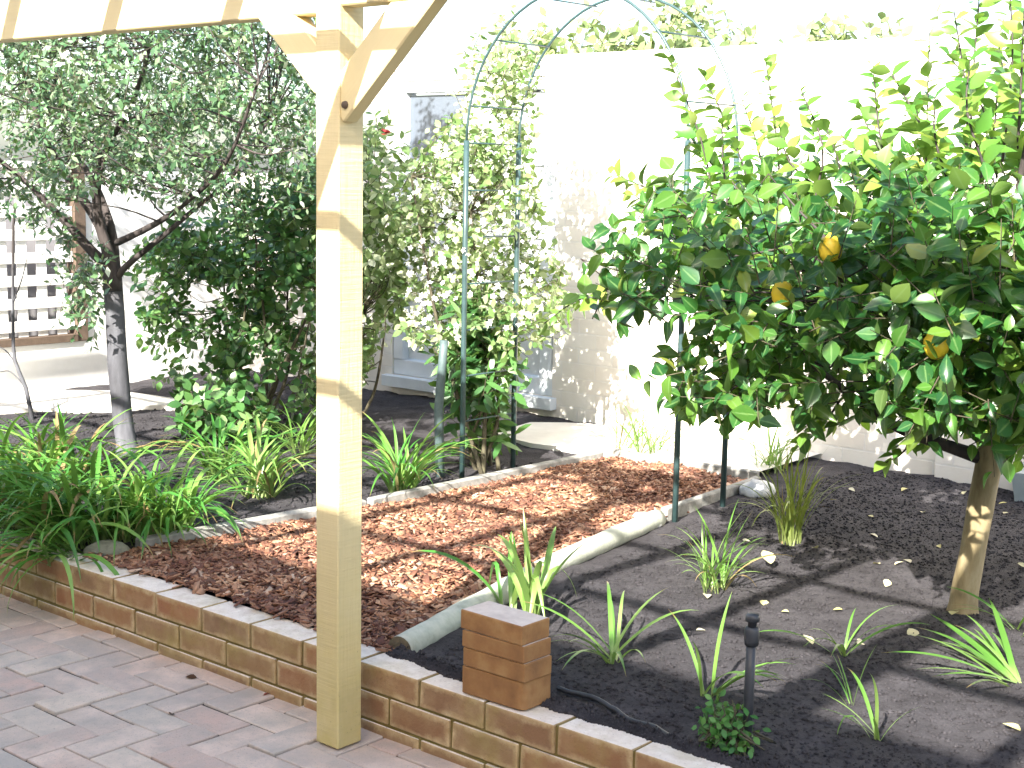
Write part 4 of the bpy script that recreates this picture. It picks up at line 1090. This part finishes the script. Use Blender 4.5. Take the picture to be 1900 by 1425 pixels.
clump(1138, 1226, 14, (.24, .40), 'sprawling strap-leaf plant right of the brick stack', spread=.02, seed=14, mat='strap_pale', wide=.017, lean=(.4, 1.0), bend=(2, 5), droop=2.0)
clump(1312, 1282, 10, (.26, .42), 'sparse strap-leaf plant with long leaves left of the irrigation riser', spread=.02, seed=15, mat='strap_pale', wide=.018, lean=(.05, .8), bend=(0, 5), droop=1.9)
clump(1562, 1216, 8, (.18, .32), 'tiny strap-leaf plant in sunlit soil left of the lemon trunk', spread=.015, seed=16, mat='strap_pale', wide=.018, lean=(.3, .9), bend=(1, 5), droop=1.9)
clump(1890, 1262, 16, (.26, .40), 'bright flattened strap-leaf plant on sunlit soil right of the rafter shadow', spread=.03, seed=17, mat='strap_pale', wide=.022, lean=(.95, 1.3), bias=1.5, bend=(0, 2), droop=1.8, frac=.85)
clump(1632, 1366, 7, (.16, .30), 'small strap-leaf plant on the sunlit soil nearest the brick wall', spread=.015, seed=18, mat='strap_pale', wide=.022, lean=(.1, .9), bend=(0, 4), droop=1.8)
clump(1895, 1172, 10, (.22, .36), 'drooping strap-leaf plant right of the lemon trunk', spread=.03, seed=19, wide=.018, lean=(.4, 1.0), bend=(2, 5), droop=2.0)
clump(1180, 842, 60, (.24, .40), 'sunlit pale grassy clump beyond the far end of the mulch', name='grassy_plant', spread=.14, seed=20, mat='strap_pale', wide=.010)
clump(1430, 872, 40, (.20, .34), 'sunlit leafy tuft beside the pale grey stone', name='grassy_plant', spread=.08, seed=22, mat='strap_pale', wide=.015)
clump(1582, 1294, 6, (.12, .22), 'tiny green seedling in the dark rafter shadow', name='seedling', spread=.012, seed=23, wide=.014, lean=(.1, .7), bend=(0, 4), droop=1.8)
# small soft herb by the wall
hq = unproj(1340, 1395, z=.19)
shrub('green_herb', 'small bright green herb growing against the brick wall by the riser', 'plant', (hq[0], hq[1] + .01, .16), (hq[0], hq[1] + .01, .235), (.075, .055, .075), None, 85, 'oval', 'herb', (.014, .027), 61, (4, 7), (.04, .08), -.9, 200, 4, .5, 3, .0, .0012, None, None, .004)

# ------------------------------------------------------------------ fallen leaves
fl = [(1643, 1087, .05), (1410, 1118, .045), (1310, 1107, .05), (1689, 1050, .05), (1614, 993, .04), (1516, 1015, .05), (1711, 949, .04), (1871, 949, .05), (1790, 914, .045), (1766, 1147, .055), (1700, 1173, .06), (1507, 1206, .05), (1450, 1133, .03), (1546, 1135, .03), (1590, 1199, .05), (1888, 1052, .04), (1682, 907, .045), (1853, 936, .035), (1378, 1002, .035), (1292, 1168, .035), (1893, 1357, .05), (1632, 1050, .04), (1660, 1052, .04), (1575, 905, .035), (1760, 880, .04), (1620, 960, .03), (1740, 1010, .03), (1330, 905, .03), (1540, 930, .03), (1000, 800, .04), (1040, 820, .03)]
rf = random.Random(2)
def fallen(px, py, s, mat, label, group=None, z0=None, name='fallen_leaf', kind='lemon'):
    q = unproj(px, py, z=.19 if z0 is None else z0); zz = (gz(q[0], q[1]) if z0 is None else z0) + .006
    key = (kind, mat)
    if key not in LEAF_ME:
        V, F = TPL[kind]; me = np_mesh('leaf_' + kind, V, F.ravel(), 4, True); me.materials.append(M[mat]); LEAF_ME[key] = me
    o = link(name, LEAF_ME[key]); o.location = (q[0], q[1], zz); o.scale = (s, s, s); o.rotation_euler = (rf.uniform(-.3, .5), rf.uniform(-.4, .4), rf.uniform(0, 6.28))
    tag(o, label, 'leaf', group); return o
for x, y, s in fl: fallen(x, y, s, 'fallen', 'small pale yellow fallen leaf on dark soil around the lemon tree', 'fallen lemon leaves')
o = fallen(1430, 1060, .085, 'fallen', 'large flat pale fallen leaf beside the bright strap-leaf clump'); o.rotation_euler = (.55, 0, .9); o.location.z += .02
fallen(500, 1288, .03, 'redleaf', 'red fallen petal on the paving against the wall', None, .002)
fallen(365, 1260, .035, 'deadleaf', 'dark curled dry leaf on the paving near the wall', None, .002)
fallen(315, 1327, .03, 'deadleaf', 'tiny dry leaf lying out on the pavers', None, .002)
for o in list(SC.objects):
    if o.name.startswith('fallen_leaf') and o.location.z < .05: o.location.z = .006
